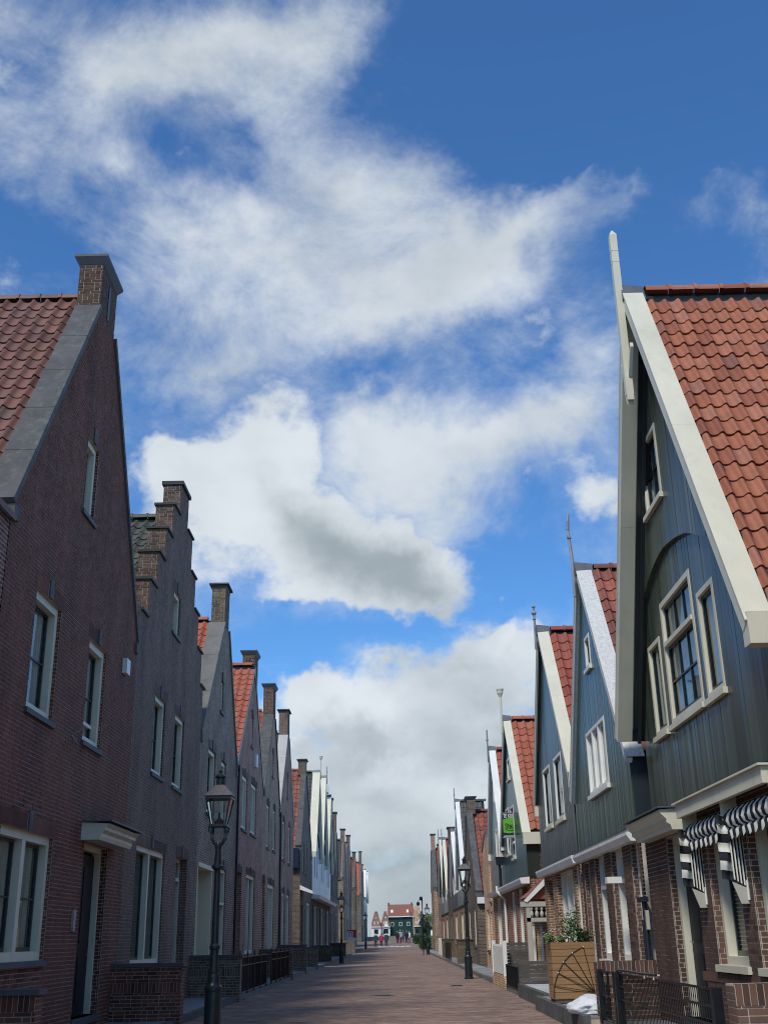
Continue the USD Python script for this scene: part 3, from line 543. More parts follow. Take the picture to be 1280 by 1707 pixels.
def slope_slabs(parent, p0, p1, n, o0, o1, t0, t1, material, name='coping', joint=0.006):
    """n slabs along the slope from p0 to p1 (a, z), from o0 to o1, from t0 to t1 above the line"""
    p0, p1 = np.array(p0), np.array(p1); d = p1 - p0; L = np.linalg.norm(d); d = d/L; m = np.array([-d[1], d[0]]); m = m if m[1] > 0 else -m
    for i in range(n):
        q0, q1 = p0 + d*(L*i/n + joint), p0 + d*(L*(i+1)/n - joint)
        c = [q0 + m*t0, q1 + m*t0, q1 + m*t1, q0 + m*t1]
        MB().hexa([[o0, *x] for x in c] + [[o1, *x] for x in c]).build(name, material, parent)
def chimney(th, o0, o1, a0, a1, z0, z1, bmat, capmat='cap_stone', cap=0.10, cap_t=0.13, flare=0.10, pieces=None, mortar='mortar', slit=False, seed=5):
    """brick stack with a stone cap. pieces = number of its bricks on the camera's side as parts"""
    b = MB().box(o0, o1, a0, a1, z0, z1 - cap_t)
    st = b.build('chimney', bmat if pieces is None else mortar, th)
    if pieces is not None:
        bricks(st, sg.box(o0, z0, o1, z1 - cap_t), 0, bmat, (o1, z1), pieces, axis='o', a_fix=a0, seed=seed)
        bricks(st, sg.box(a0, z0, a1, z1 - cap_t), o1, bmat, (a0, z1), 0, seed=seed + 1)
    c = MB(); c.box(o0 - cap, o1 + cap, a0 - cap, a1 + cap, z1 - 0.05, z1)
    if flare:
        f = flare; zb = z1 - 0.05 - 0.14
        c.hexa([[o0 - .01, a0 - .01, zb], [o1 + .01, a0 - .01, zb], [o1 + .01, a1 + .01, zb], [o0 - .01, a1 + .01, zb], [o0 - f, a0 - f, z1 - .05], [o1 + f, a0 - f, z1 - .05], [o1 + f, a1 + f, z1 - .05], [o0 - f, a1 + f, z1 - .05]])
    c.build('chimney_cap', capmat, st)
    if slit: MB().box(o1 + 0.001, o1 + 0.02, (a0+a1)/2 - 0.06, (a0+a1)/2 + 0.06, z0 + 0.1, z1 - 0.35).build('slit', 'sash_paint', st)
    return st
def boards(parent, poly, o, thick, width, material, holes=(), name='board', parts=True, limit=300, wob=0.003, seed=4, start=None):
    """upright boards clipped to poly"""
    rng = random.Random(seed); x0, z0, x1, z1 = poly.bounds; inner = poly
    for h in holes: inner = inner.difference(h)
    allmb = MB(); n = 0; x = x0 if start is None else start
    while x < x1:
        g = inner.intersection(sg.box(x + 0.003, z0, x + width - 0.003, z1)); w0, w1 = rng.uniform(-wob, wob), rng.uniform(-wob, wob)
        for piece in getattr(g, 'geoms', [g]):
            if piece.is_empty or piece.geom_type != 'Polygon' or piece.area < 2e-3: continue
            mb = MB() if parts else allmb
            tmp = MB().prism(piece, o, o + thick)
            for v, t in zip(tmp.v, tmp.t):
                v = v.copy(); u = (v[:, 1] - x)/width; front = v[:, 0] > o + thick*0.5; v[front, 0] += w0*(1 - u[front]) + w1*u[front]
                mb.add(v, t - t.min())
            if parts and mb.v: mb.build(name, material, parent); n += 1
        x += width
    if not parts and allmb.v: allmb.build('boarding', material, parent, kind='stuff')

# ---------------------------------------------------------------- ground
def ground_z(y):
    t = np.clip((np.asarray(y, float) - 120)/130, 0, 1); return 1.75*t*t*(3 - 2*t)
XL, XR = -5.5, 4.2                     # the two rows of facades
KL, KR = -4.2, 3.22                    # edges of the street
def sheet(x0, x1, ys, dz, nx=2):
    xs = np.linspace(x0, x1, nx); v = np.array([[x, y, float(ground_z(y)) + dz] for y in ys for x in xs]); t = []
    for i in range(len(ys) - 1):
        for j in range(nx - 1): a = i*nx + j; t += [[a, a+1, a+nx+1], [a, a+nx+1, a+nx]]
    return MB().add(v, t)
W0 = Frame(0, 0, 0)
YS = [-60, 0, 60, 120] + list(range(130, 256, 6)) + [300, 600, 1500, 4000]
solo('ground', sheet(-2500, 2500, YS, -0.004, 3), 'earth', W0, None, None, kind='structure')
solo('street', sheet(KL, KR, [y for y in YS if y < 300], 0.0), 'street_pavers', W0, 'reddish brown clay paver street running between the two rows of houses', 'street', kind='structure')

# ---------------------------------------------------------------- house builders
def facade(th, poly, holes, wallmat, thick=0.30, o=0.0, name='wall'):
    p = poly
    for h in holes: p = p.difference(h)
    return MB().prism(p, o - thick, o).build(name, wallmat, th)
def brick_house(side, a0, a1, ze, apex, zr, label, wallmat, rtile, wins=(), coping=None, n_cop=4, flat=0.5, chim=None, chim_mat=None, chim_pieces=None, depth=8.0, parts_to=None, geo=None, geo_near=(0, 0), geo_count=0, vent=None, category='house', group=None, pitch=0.24, row=0.345, roll=0.45, H=0.036, far_tiles=False, simple=False, chim_o=0.46, extra=None, slit=False, near_tiles=True, cw=0.44, pipe=None):
    x = XL if side > 0 else XR; gz = float(ground_z((a0 + a1)/2)); F = Frame(side, x, a0)
    th = Thing('brick_house', F, label, category, group)
    poly = gable_poly(a0, a1, ze, apex, zr, flat)
    holes = [rect(w['a0'], w['a1'], w['z0'], w['z1']) for w in wins]
    skip = list(holes); lint = []
    for w in wins:
        if w.get('lintel', not simple):
            q = (w['a0'] - 0.1, w['a1'] + 0.1, w['z1'] + 0.002, w['z1'] + 0.24); lint.append((q, w)); skip.append(rect(*q))
    wall = facade(th, poly, holes, 'mortar' if geo else wallmat)
    if pipe: MB().tube([[0.07, pipe, ze - .2], [0.07, pipe, 0.1]], 0.045, 8).box(0, 0.13, pipe - .07, pipe + .07, ze - .32, ze - .14).build('downpipe', 'pipe_dark', th)
    if geo: bricks(wall, poly, 0.0, geo, geo_near, geo_count, skip, seed=int(a0*7))
    if geo:
        for q in wins: reveal(wall, q, geo, int(q['a0']*9))
    for q, w in lint: soldier(wall, *q, 0.0, w.get('lmat', geo or chim_mat or 'brick_purple'), w.get('key', 'concrete_dark'))
    for w in wins:
        kw = {k: v for k, v in w.items() if k not in ('kind', 'lintel', 'key', 'lmat')}; kind = w.get('kind', 'window')
        if kind == 'window': window(th, simple=simple, **kw)
        elif kind == 'door': door(th, **kw)
        elif kind == 'panel':
            MB().box(-0.40, -0.36, kw['a0'], kw['a1'], kw['z0'], kw['z1']).box(-0.36, 0.012, kw['a0'], kw['a0'] + 0.09, kw['z0'], kw['z1'] - 0.09).box(-0.36, 0.012, kw['a1'] - 0.09, kw['a1'], kw['z0'], kw['z1'] - 0.09).box(-0.36, 0.04, kw['a0'], kw['a1'], kw['z1'] - 0.09, kw['z1'] + 0.03).build('door_recess', 'yellow_cream', th)
    if coping:
        for s, e in ((-1, a0), (1, a1)):
            slope_slabs(th, (apex + s*flat, zr), (e, ze), n_cop, -cw, 0.05, 0.0, 0.11, coping)
            MB().box(-cw - 0.01, 0.055, e - 0.02 if s < 0 else e - 0.20, e + 0.20 if s < 0 else e + 0.02, ze - 0.22, ze - 0.004).build('kneeler', coping, th)
        house_shell(th, a0, a1, ze - 0.22, apex, zr + flat*abs((zr - ze)/(apex - flat - a0)) - 0.30, depth, rtile, -cw - 0.01, wallmat, parts_to, pitch, row, roll, H, far_tiles, seed=int(a0), near_tiles=near_tiles)
    else:
        house_shell(th, a0, a1, ze + 0.05, apex, zr + flat*abs((zr - ze)/(apex - flat - a0)) + 0.12, depth, rtile, 0.03, wallmat, parts_to, pitch, row, roll, H, far_tiles, seed=int(a0), near_tiles=near_tiles)
    if chim:
        chimney(th, -chim_o, -0.002, chim[0], chim[1], zr - 0.02, chim[2], chim_mat or wallmat, pieces=chim_pieces, slit=slit, capmat=chim[3] if len(chim) > 3 else 'bluestone', flare=chim[4] if len(chim) > 4 else 0.10)
    if vent: MB().box(0, 0.10, *vent).build('vent_box', 'white_paint', th)
    return th
def w(a0, a1, z0, z1, **k): return dict(a0=a0, a1=a1, z0=z0, z1=z1, **k)

def timber_house(side, a0, a1, ze, apex, zr, label, clad, rtile, zclad, wins_up=(), wins_low=(), brick='masonry_brown', barge='cream_paint', over=0.16, bw=0.30, width=0.16, fin=None, depth=8.0, parts_to=None, geo=None, geo_near=(0, 0), geo_count=0, gutter=True, simple=False, category='house', pitch=0.22, row=0.34, roll=0.5, H=0.04, board_parts=True, far_tiles=False, cap_back=0.16, group=None, near_tiles=True, arch=None, trim='white_paint', casing=0.07, go=0.0, bo=0.10):
    x = XL if side > 0 else XR; F = Frame(side, x, a0)
    th = Thing('timber_house', F, label, category, group)
    low = rect(a0, a1, 0, zclad + (0.1 if not go else 0.0)); hl = [rect(q['a0'], q['a1'], q['z0'], q['z1']) for q in wins_low]
    wall = facade(th, low, hl, 'mortar_light' if geo else brick)
    if geo:
        bricks(wall, rect(a0, a1, 0, zclad + 0.02), 0.0, geo, geo_near, geo_count, hl, seed=int(a0*5))
        for q in wins_low: reveal(wall, q, geo, int(q['a0']*9))
    hu = [rect(q['a0'], q['a1'], q['z0'], q['z1']) for q in wins_up]
    g = sg.Polygon([(a0, zclad + (0.1 if not go else 0.004)), (a1, zclad + (0.1 if not go else 0.004)), (a1, ze), (apex, zr), (a0, ze)])
    up_ = facade(th, g, hu, 'soffit_slate', thick=0.30, o=go, name='gable_wall')
    gb = sg.Polygon([(a0, zclad), (a1, zclad), (a1, ze), (apex, zr), (a0, ze)])
    if arch is not None:
        top = gb.difference(arch); boards(up_, gb.intersection(arch), go + 0.002, 0.03, width, clad, hu, parts=board_parts, seed=int(a0), start=a0)
        boards(up_, top, go + 0.002, 0.10, width, clad, hu, parts=board_parts, seed=int(a0) + 1, start=a0)
    else: boards(up_, gb, go + 0.002, 0.03, width, clad, hu, parts=board_parts and not simple, seed=int(a0))
    MB().box(0.001 if not go else go + .03, 0.06, a0, a1, zclad - 0.05 + (.06 if go else 0), zclad + (.03 if go else 0)).build('drip_board', 'soffit_slate', th)
    for q in wins_up:
        kw = {k: v for k, v in q.items() if k not in ('kind', 'lift')}
        window(th, proud=go + 0.045 + q.get('lift', 0), fmat=kw.pop('fmat', trim), sill=None if simple else 'cream_paint' if barge == 'cream_paint' else 'white_paint', simple=simple, fw=kw.pop('fw', casing), **kw)
    for q in wins_low:
        kw = {k: v for k, v in q.items() if k != 'kind'}
        (door if q.get('kind') == 'door' else window)(th, **(kw if q.get('kind') == 'door' else dict(simple=simple, **kw)))
    house_shell(th, a0, a1, ze + 0.05, apex, zr + 0.10, depth, rtile, -cap_back, brick, parts_to, pitch, row, roll, H, far_tiles, seed=int(a0), near_tiles=near_tiles)
    m = (zr - ze)/(apex - a0)
    for s, e in ((-1, a0), (1, a1)):
        ee = e + s*0.10; z_e = ze - 0.10*m
        slope_slabs(th, (apex, zr), (ee, z_e), 2, bo, over, -bw, 0.10, barge, 'barge_board', 0.0015)
        slope_slabs(th, (apex, zr), (ee, z_e), 1, go + 0.005, bo - 0.002, -bw + 0.01, 0.06, 'soffit_slate' if barge == 'cream_paint' else barge, 'soffit', 0)
        slope_slabs(th, (apex, zr), (ee, z_e), 2, -cap_back - 0.06, over + 0.015, 0.102, 0.125, barge, 'verge_cap', 0.001)
    MB().hexa([[-cap_back - .1, apex - 0.15, zr + .13 - .15*m*.8], [over + .02, apex - 0.15, zr + .15 - .15*m*.8], [over + .02, apex, zr + .29], [-cap_back - .1, apex, zr + .25], [-cap_back - .1, apex + 0.15, zr + .13 - .15*m*.8], [over + .02, apex + 0.15, zr + .15 - .15*m*.8], [over + .02, apex + 0.001, zr + .29], [-cap_back - .1, apex + .001, zr + .25]]).build('ridge_flashing', 'lead', th)
    if arch is not None:
        for s, e in ((-1, a0), (1, a1)): slope_slabs(th, (apex, zr), (e + s*0.10, ze - 0.10*m), 1, go + 0.105, go + 0.16, -bw - 0.10, -bw + 0.005, 'soffit_slate', 'inner_trim', 0)
    if gutter:
        for s, e in ((-1, a0), (1, a1)):
            if go and s > 0: continue
            MB().box(-depth, over - 0.01, min(e, e + s*0.22), max(e, e + s*0.22), ze - 0.38, ze - 0.02).build('gutter', barge, th)
    if fin:
        finial(th, apex, zr, over, fin, barge)
    return th
def finial(th, apex, zr, over, kind, mat_):
    c = over + 0.055
    if kind == 'post':      # long square post with a pendant and a pointed head
        h = 0.058; m = MB(); m.box(c - h, c + h, apex - h, apex + h, zr - 1.75, zr + 0.68)
        m.box(c - h*.93, c + h*.93, apex - h*.93, apex + h*.93, zr + 0.68, zr + 0.70).box(c - h, c + h, apex - h, apex + h, zr + .70, zr + .90).box(c - h*.93, c + h*.93, apex - h*.93, apex + h*.93, zr + 0.90, zr + 0.92).box(c - h, c + h, apex - h, apex + h, zr + .92, zr + 1.24)
        m.hexa([[c-h, apex-h, zr+1.24], [c+h, apex-h, zr+1.24], [c+h, apex+h, zr+1.24], [c-h, apex+h, zr+1.24], [c-.01, apex-.01, zr+1.34], [c+.01, apex-.01, zr+1.34], [c+.01, apex+.01, zr+1.34], [c-.01, apex+.01, zr+1.34]])
        m.prism(sg.Polygon([(apex - h, zr - 1.75), (apex + h, zr - 1.75), (apex + h, zr - 1.84), (apex + .03, zr - 1.80), (apex, zr - 1.90), (apex - .03, zr - 1.80), (apex - h, zr - 1.84)]), c - h*.9, c + h*.9)
        f = m.build('finial', mat_, th)
        for s in (-1, 1): MB().hexa([[c - .05, apex + s*.07, zr - 1.45], [c + .0, apex + s*.07, zr - 1.45], [c + .0, apex + s*.07, zr - 1.38], [c - .05, apex + s*.07, zr - 1.38], [c - .05, apex + s*.38, zr - 1.08], [c + .0, apex + s*.38, zr - 1.08], [c + .0, apex + s*.36, zr - 1.0], [c - .05, apex + s*.36, zr - 1.0]]).build('strut', mat_, f)
    elif kind == 'bent':    # slender weathered pole with a slight kink
        MB().tube([[c, apex, zr - 0.5], [c, apex + .0, zr + 0.3], [c + .03, apex + .02, zr + 0.9], [c + .04, apex + .03, zr + 1.05]], [0.045, 0.04, 0.032, 0.03], 6).box(c - .02, c + .07, apex - .03, apex + .07, zr + 0.85, zr + 0.90).tube([[c + .04, apex + .03, zr + 1.05], [c + .03, apex + .0, zr + 1.25], [c + .01, apex - .01, zr + 1.42]], [0.042, 0.036, 0.025], 6).build('finial', 'zinc', th)
    elif kind == 'balls':
        m = MB().tube([[c, apex, zr - 0.4], [c, apex, zr + 0.75]], [0.045, 0.03], 6)
        for dz, r_ in ((0.45, .05), (.62, .075), (.8, .055)): m.lathe([(0.005, zr + dz - r_), (r_*.8, zr + dz - r_*.5), (r_, zr + dz), (r_*.8, zr + dz + r_*.5), (.005, zr + dz + r_)], c, apex, 10)
        m.build('finial', 'zinc', th)
    elif kind == 'cup':
        m = MB().tube([[c, apex, zr - 0.4], [c, apex, zr + 0.95]], 0.05, 6); m.lathe([(.05, zr + .95), (.11, zr + 1.08), (.12, zr + 1.18), (.14, zr + 1.2), (.14, zr + 1.24), (.02, zr + 1.25)], c, apex, 10); m.build('finial', mat_, th)
    else:
        MB().tube([[c, apex, zr - 0.4], [c, apex, zr + 0.95]], 0.035, 6).box(c - .05, c + .05, apex - .05, apex + .05, zr + .5, zr + .56).build('finial', 'zinc', th)

# ---------------------------------------------------------------- left row, from the camera outwards
WI = dict(rows=(0.48,), curtain=True)
T0 = Thing('brick_house', Frame(1, XL, 7.0), 'red brick house front cut off by the left edge beside the tall chimney house', 'house')
facade(T0, rect(7.0, 14.97, 0, 7.30), [], 'masonry_red')
MB().hexa([[0.1, 7.0, 7.25], [0.1, 14.97, 7.25], [0.1, 14.97, 7.35], [0.1, 7.0, 7.35], [-4.2, 7.0, 11.3], [-4.2, 14.97, 11.3], [-4.2, 14.97, 11.4], [-4.2, 7.0, 11.4]]).build('roof', 'tile_rose', T0)
L1 = brick_house(1, 15.0, 23.35, 7.55, 19.06, 12.98, 'red brick house with tall chimney and dark coping at the left edge', 'masonry_red', 'tile_rose',
    [w(15.93, 18.48, 1.27, 3.10, lights=2, mull=0.16, fw=0.13, rec=0.06, **WI), w(16.48, 17.84, 4.84, 6.73, rec=0.06, fw=0.13, **WI), w(19.66, 20.95, 4.87, 6.75, rec=0.06, fw=0.13, **WI), w(18.50, 19.28, 8.83, 10.30, rec=0.06, fw=0.11, lintel=True), w(20.35, 22.08, 0.30, 3.18, kind='door', rec=0.12, fan=0, lintel=False)],
    coping='concrete_dark', n_cop=5, flat=0.56, chim=(18.50, 19.62, 14.20), chim_mat='brick_dark', chim_pieces=90, parts_to=-3.1, geo='brick_red', geo_near=(17.0, 2.0), geo_count=300, vent=(22.2, 22.5, 6.66, 6.97), pitch=0.27, row=0.35, roll=0.42, H=0.06, slit=True)
MB().prism_oz(sg.Polygon([(0, 3.20), (0.33, 3.20), (0.36, 3.26), (0.36, 3.31), (0.43, 3.36), (0.43, 3.41), (0.50, 3.47), (0, 3.50)]), 20.08, 22.50).build('door_canopy', 'cream_paint', L1)
MB().box(0, 0.55, 20.03, 22.55, 3.505, 3.53).build('canopy_flashing', 'lead', L1)
MB().box(0.006, 0.05, 19.88, 20.0, 1.70, 2.04).build('intercom', 'zinc', L1)
MB().tube([[0, 19.0, 4.86], [0.12, 19.0, 4.90], [0.18, 19.0, 4.98], [0.16, 19.0, 5.03]], 0.014, 6).tube([[0, 19.0, 4.86], [0.05, 19.05, 4.78], [0.10, 19.05, 4.72]], 0.014, 6).build('wall_hook', 'zinc', L1)
MB().box(-0.22, -0.16, 19.71, 20.90, 5.26, 5.32).build('safety_rail', 'white_paint', L1)

# step gable house
def step_house():
    a0, a1 = 23.37, 31.93; c = 27.85; F = Frame(1, XL, a0); th = Thing('brick_house', F, 'purple brick house with a stepped gable and dark mossy tiles', 'house')
    st = [(4.28, 8.40), (3.62, 9.32), (2.86, 10.25), (2.12, 11.12), (1.36, 12.05), (0.56, 12.95)]
    poly = rect(a0, a1, 0, 8.4)
    for h, z in st: poly = poly.union(rect(c - h, c + h, 0, z)) if z > 8.4 else poly
    wins = [w(24.5, 27.65, 1.03, 3.48, lights=2, curtain='part', mull=0.13, fw=0.12, sash=0.04), w(25.5, 26.8, 5.13, 6.93, fw=0.11, **WI), w(28.0, 29.33, 5.14, 6.95, fw=0.11, **WI), w(27.05, 28.0, 8.86, 9.95, fw=0.10), w(29.08, 30.7, 0.45, 3.53, kind='door', fan=0.42, rec=0.2, lintel=True)]
    holes = [rect(q['a0'], q['a1'], q['z0'], q['z1']) for q in wins]; skip = list(holes)
    wall = facade(th, poly, holes, 'mortar', thick=0.47)
    for q in wins:
        qq = (q['a0'] - .1, q['a1'] + .1, q['z1'] + .002, q['z1'] + .24); soldier(wall, *qq, 0.0, 'brick_purple', 'concrete_dark'); skip.append(rect(*qq))
    bricks(wall, poly, 0.0, 'brick_purple', (24, 3), 0, skip, seed=12)
    for q in wins: reveal(wall, q, 'brick_purple', int(q['a0']*9))
    prev = a0
    for i, (h, z) in enumerate(st):
        z0 = st[i-1][1] if i else 7.6
        bricks(wall, sg.box(-0.47, z0 + (0.06 if i else 0), 0.0, z), 0, 'brick_purple', (0, z), 60, axis='o', a_fix=c - h if i else a0, seed=20 + i)
        for s in (-1, 1):
            e0 = c + s*h; e1 = c + s*(st[i+1][0] if i + 1 < len(st) else 0)
            if i + 1 < len(st): MB().box(-0.51, 0.05, min(e0 + s*.05, e1), max(e0 + s*.05, e1), z, z + 0.06).build('step_cap', 'cap_stone', th)
    MB().box(-0.52, 0.06, c - 0.60, c + 0.60, 12.95, 13.05).build('step_cap', 'cap_stone', th)
    for q in wins:
        kw = {k: v for k, v in q.items() if k not in ('kind', 'lintel')}; (door if q.get('kind') == 'door' else window)(th, **kw)
    house_shell(th, a0, a1, 7.65, c, 12.2, 8.0, 'tile_moss', -0.48, 'masonry_purple', -2.0, 0.27, 0.36, 0.45, 0.06, seed=8)
    return th
L2 = step_house()
brick_house(1, 31.95, 39.58, 7.10, 36.1, 11.35, 'grey brown brick house with pale grey coping behind the nearest lamp', 'masonry_grey', 'tile_orange',
    [w(33.4, 34.83, 5.05, 6.95, fw=0.12, **WI), w(35.96, 37.05, 5.05, 6.95, fw=0.12, **WI), w(35.35, 35.95, 8.43, 9.42, fw=0.08), w(32.25, 34.85, 0.45, 3.55, kind='panel', lintel=False), w(36.6, 37.85, 1.02, 3.64, transom=2.6, fw=0.10, lintel=True)],
    coping='concrete', n_cop=3, flat=0.50, chim=(35.66, 36.55, 12.80, 'concrete_dark', 0.02), chim_mat='brick_clinker', chim_pieces=40, parts_to=-2.2, pitch=0.28, row=0.36, roll=0.42, H=0.06, cw=0.50)
L4 = brick_house(1, 39.6, 48.0, 7.45, 44.0, 11.3, 'rust brick house with bright orange tile verge and tall chimney', 'masonry_rust', 'tile_orange',
    [w(41.13, 42.7, 5.3, 7.2, fw=0.12, lights=2), w(43.82, 45.6, 5.35, 7.25, fw=0.12, lights=2), w(43.35, 44.0, 8.6, 9.75, fw=0.08), w(40.3, 41.7, 0.4, 3.75, kind='door', fan=0.5, rec=0.15), w(42.95, 45.7, 1.03, 3.82, lights=2, fw=0.12)],
    coping=None, flat=0.5, chim=(44.0, 45.0, 12.55), chim_mat='brick_dark', chim_pieces=30, vent=(44.6, 45.0, 7.95, 8.45), parts_to=-2.4, pitch=0.30, row=0.37, roll=0.42, H=0.06, chim_o=0.5, pipe=39.72)
brick_house(1, 48.02, 54.86, 7.45, 51.6, 11.2, 'brown brick house with smoke grey coping beyond the orange roof', 'masonry_brown', 'tile_red',
    [w(49.4, 50.5, 5.25, 7.05, fw=0.12, **WI), w(52.1, 53.2, 5.3, 7.1, fw=0.12, **WI), w(51.3, 51.9, 8.5, 9.5, fw=0.08), w(48.35, 49.3, 0.4, 3.8, kind='door', rec=0.15), w(50.3, 53.06, 0.95, 3.8, lights=2, fw=0.16)],
    coping='concrete_dark', n_cop=3, flat=0.5, chim=(51.2, 52.3, 12.75), chim_mat='brick_dark', chim_pieces=20, parts_to=-1.6, pitch=0.30, row=0.37)
brick_house(1, 54.88, 62.8, 7.4, 58.9, 11.5, 'dark red brick house with whitish coping slabs in the left row', 'masonry_rust', 'tile_slate',
    [w(56.6, 57.9, 5.2, 7.05, fw=0.12, **WI), w(59.7, 60.95, 5.2, 7.05, fw=0.12, **WI), w(58.6, 59.2, 8.4, 9.4, fw=0.08), w(55.4, 56.4, 0.4, 3.6, kind='door', rec=0.15), w(56.9, 58.2, 1.0, 3.65, fw=0.14), w(59.2, 60.9, 1.0, 3.65, fw=0.14)],
    coping='concrete_pale', n_cop=3, flat=0.5, chim=(58.5, 59.6, 12.95, 'concrete_dark', 0.02), chim_mat='brick_purple', chim_pieces=20, pipe=54.98, parts_to=-1.2, pitch=0.30, row=0.37)
L7 = brick_house(1, 67.6, 76.6, 6.6, 71.4, 11.2, 'dark brick house with a gap before it and orange tiles to its gable', 'masonry_dark', 'tile_brown',
    [w(69.6, 70.5, 5.3, 7.0, fw=0.12, lintel=False), w(71.6, 72.5, 5.3, 7.0, fw=0.12, lintel=False), w(72.6, 75.6, 1.0, 3.65, lights=2, fw=0.16, lintel=False), w(68.5, 69.6, 0.4, 3.4, kind='door', lintel=False)],
    coping='concrete_dark', n_cop=2, flat=0.45, chim=(71.0, 72.0, 12.2, 'concrete_dark', 0.02), chim_mat='masonry_dark', parts_to=-1.8, pitch=0.30, row=0.37, cw=0.30)
MB().prism_oz(sg.Polygon([(0, 4.2), (0.75, 3.95), (0.75, 4.1), (0, 4.45)]), 67.5, 69.9).build('door_canopy', 'white_paint', L7)
MB().box(-1.0, -0.1, 67.30, 67.585, 5.4, 6.5).build('dormer_box', 'sign_navy', L7)
for i, (a0, a1, zr, lab, fin) in enumerate([(77.0, 84.4, 12.6, 'ice blue timber house with white barge boards, nearest of three', 'cup'), (84.45, 91.8, 13.2, 'ice blue timber house in the middle of three white-edged gables', 'thin'), (91.85, 99.0, 12.6, 'ice blue timber house, farthest of three with white barges', None)]):
    t = timber_house(1, a0, a1, 7.0, (a0 + a1)/2, zr, lab, 'timber_iceblue', 'tile_slate', 4.3, [w(a0 + 2.0, a0 + 3.0, 5.4, 7.4), w(a0 + 4.3, a0 + 5.3, 5.4, 7.4), w(a0 + 3.4, a0 + 4.1, 9.0, 10.1)], [w(a0 + .6, a0 + 1.7, .4, 3.6, kind='door', fan=0), w(a0 + 2.6, a0 + 5.6, 1.0, 3.6, lights=2)], brick='masonry_dark', barge='cream_paint', over=0.30, bw=0.2, fin=fin, simple=True, near_tiles=False, board_parts=False, width=0.4)
    MB().prism_oz(sg.Polygon([(0, 4.0), (0.5, 4.0), (0.6, 4.2), (0, 4.28)]), a0 + 0.1, a1 - 0.1).build('cornice', 'white_paint', t)
    c_ = (a0 + a1)/2; arc = [(c_ + 2.6*math.cos(q), 7.6 + 1.0*math.sin(q)) for q in np.linspace(0.1, math.pi - .1, 14)]
    MB().prism(sg.LineString(arc).buffer(0.10, cap_style=2), 0.034, 0.13).build('arch_trim', 'timber_black', t)
    if i == 2: MB().box(-.4, .05, (a0+a1)/2 - .6, (a0+a1)/2 + .6, 13.0, 13.6).build('chimney', 'white_paint', t)
far_left = [(99.1, 106.6, 7.2, 11.6, 'masonry_dark', 'tile_brown', 13.4, 'far brick house with brown tiles next to the ice blue gables'), (106.65, 113.0, 7.2, 11.0, 'masonry_dark', 'tile_slate', 12.9, 'far dark brick house before the gap in the left row'),
    (124.6, 132.4, 7.6, 11.6, 'masonry_grey', 'tile_slate', 13.0, 'far brick house with wide slate grey roof beyond the gap'), (132.45, 140.0, 7.4, 11.6, 'masonry_brown', 'tile_brown', 12.2, 'far brown brick house behind the slate grey roof'), (140.05, 147.5, 7.4, 11.8, 'masonry_dark', 'tile_red', 13.6, 'far dark brick house with the tallest stack before the red roof'),
    (160.0, 168.0, 8.0, 12.0, 'masonry_dark', 'tile_brown', 13.0, 'far house with brown tiles, second before the red roof'), (190.0, 199.0, 8.2, 13.2, 'masonry_dark', 'tile_orange', 15.2, 'far brick house with long red roof and dark stack'), (199.05, 207.0, 8.2, 12.4, 'masonry_brown', 'tile_red', 13.6, 'far brick house just after the long red roof')]
for a0, a1, ze, zr, bm, tm, ct, lab in far_left:
    brick_house(1, a0, a1, ze, (a0 + a1)/2, zr, lab, bm, tm, [w(a0 + 1.6, a0 + 2.8, 5.2, 7.0, lintel=False), w(a1 - 2.8, a1 - 1.6, 5.2, 7.0, lintel=False), w(a0 + 2.4, a0 + 5.0, 1.2, 3.7, lintel=False, lights=2), w(a0 + .6, a0 + 1.7, .3, 3.5, kind='door', lintel=False)], coping='concrete_dark', n_cop=1, flat=0.45, chim=((a0 + a1)/2 - .5, (a0 + a1)/2 + .5, ct), chim_mat=bm, simple=True, pitch=0.3, row=0.4, cw=0.16, near_tiles=a0 > 113 and a0 < 130 or a0 > 185)
for i, (a0, a1, zr, lab) in enumerate([(207.1, 214.5, 13.0, 'far white-edged gable beyond the red roof'), (214.6, 222, 12.6, 'far dark green gable between two white-edged ones'), (222.1, 229.5, 13.4, 'farthest white-edged gable at the end of the left row')]):
    timber_house(1, a0, a1, 8.2, (a0 + a1)/2, zr, lab, 'timber_iceblue' if i != 1 else 'timber_teal', 'tile_slate', 4.6, [w(a0 + 2, a0 + 3, 5.6, 7.4), w(a0 + 4.4, a0 + 5.4, 5.6, 7.4)], [w(a0 + 2.6, a0 + 5.6, 1.6, 4.2)], brick='masonry_dark', barge='white_paint', over=0.35, simple=True, near_tiles=False, board_parts=False, width=0.4, fin=None)

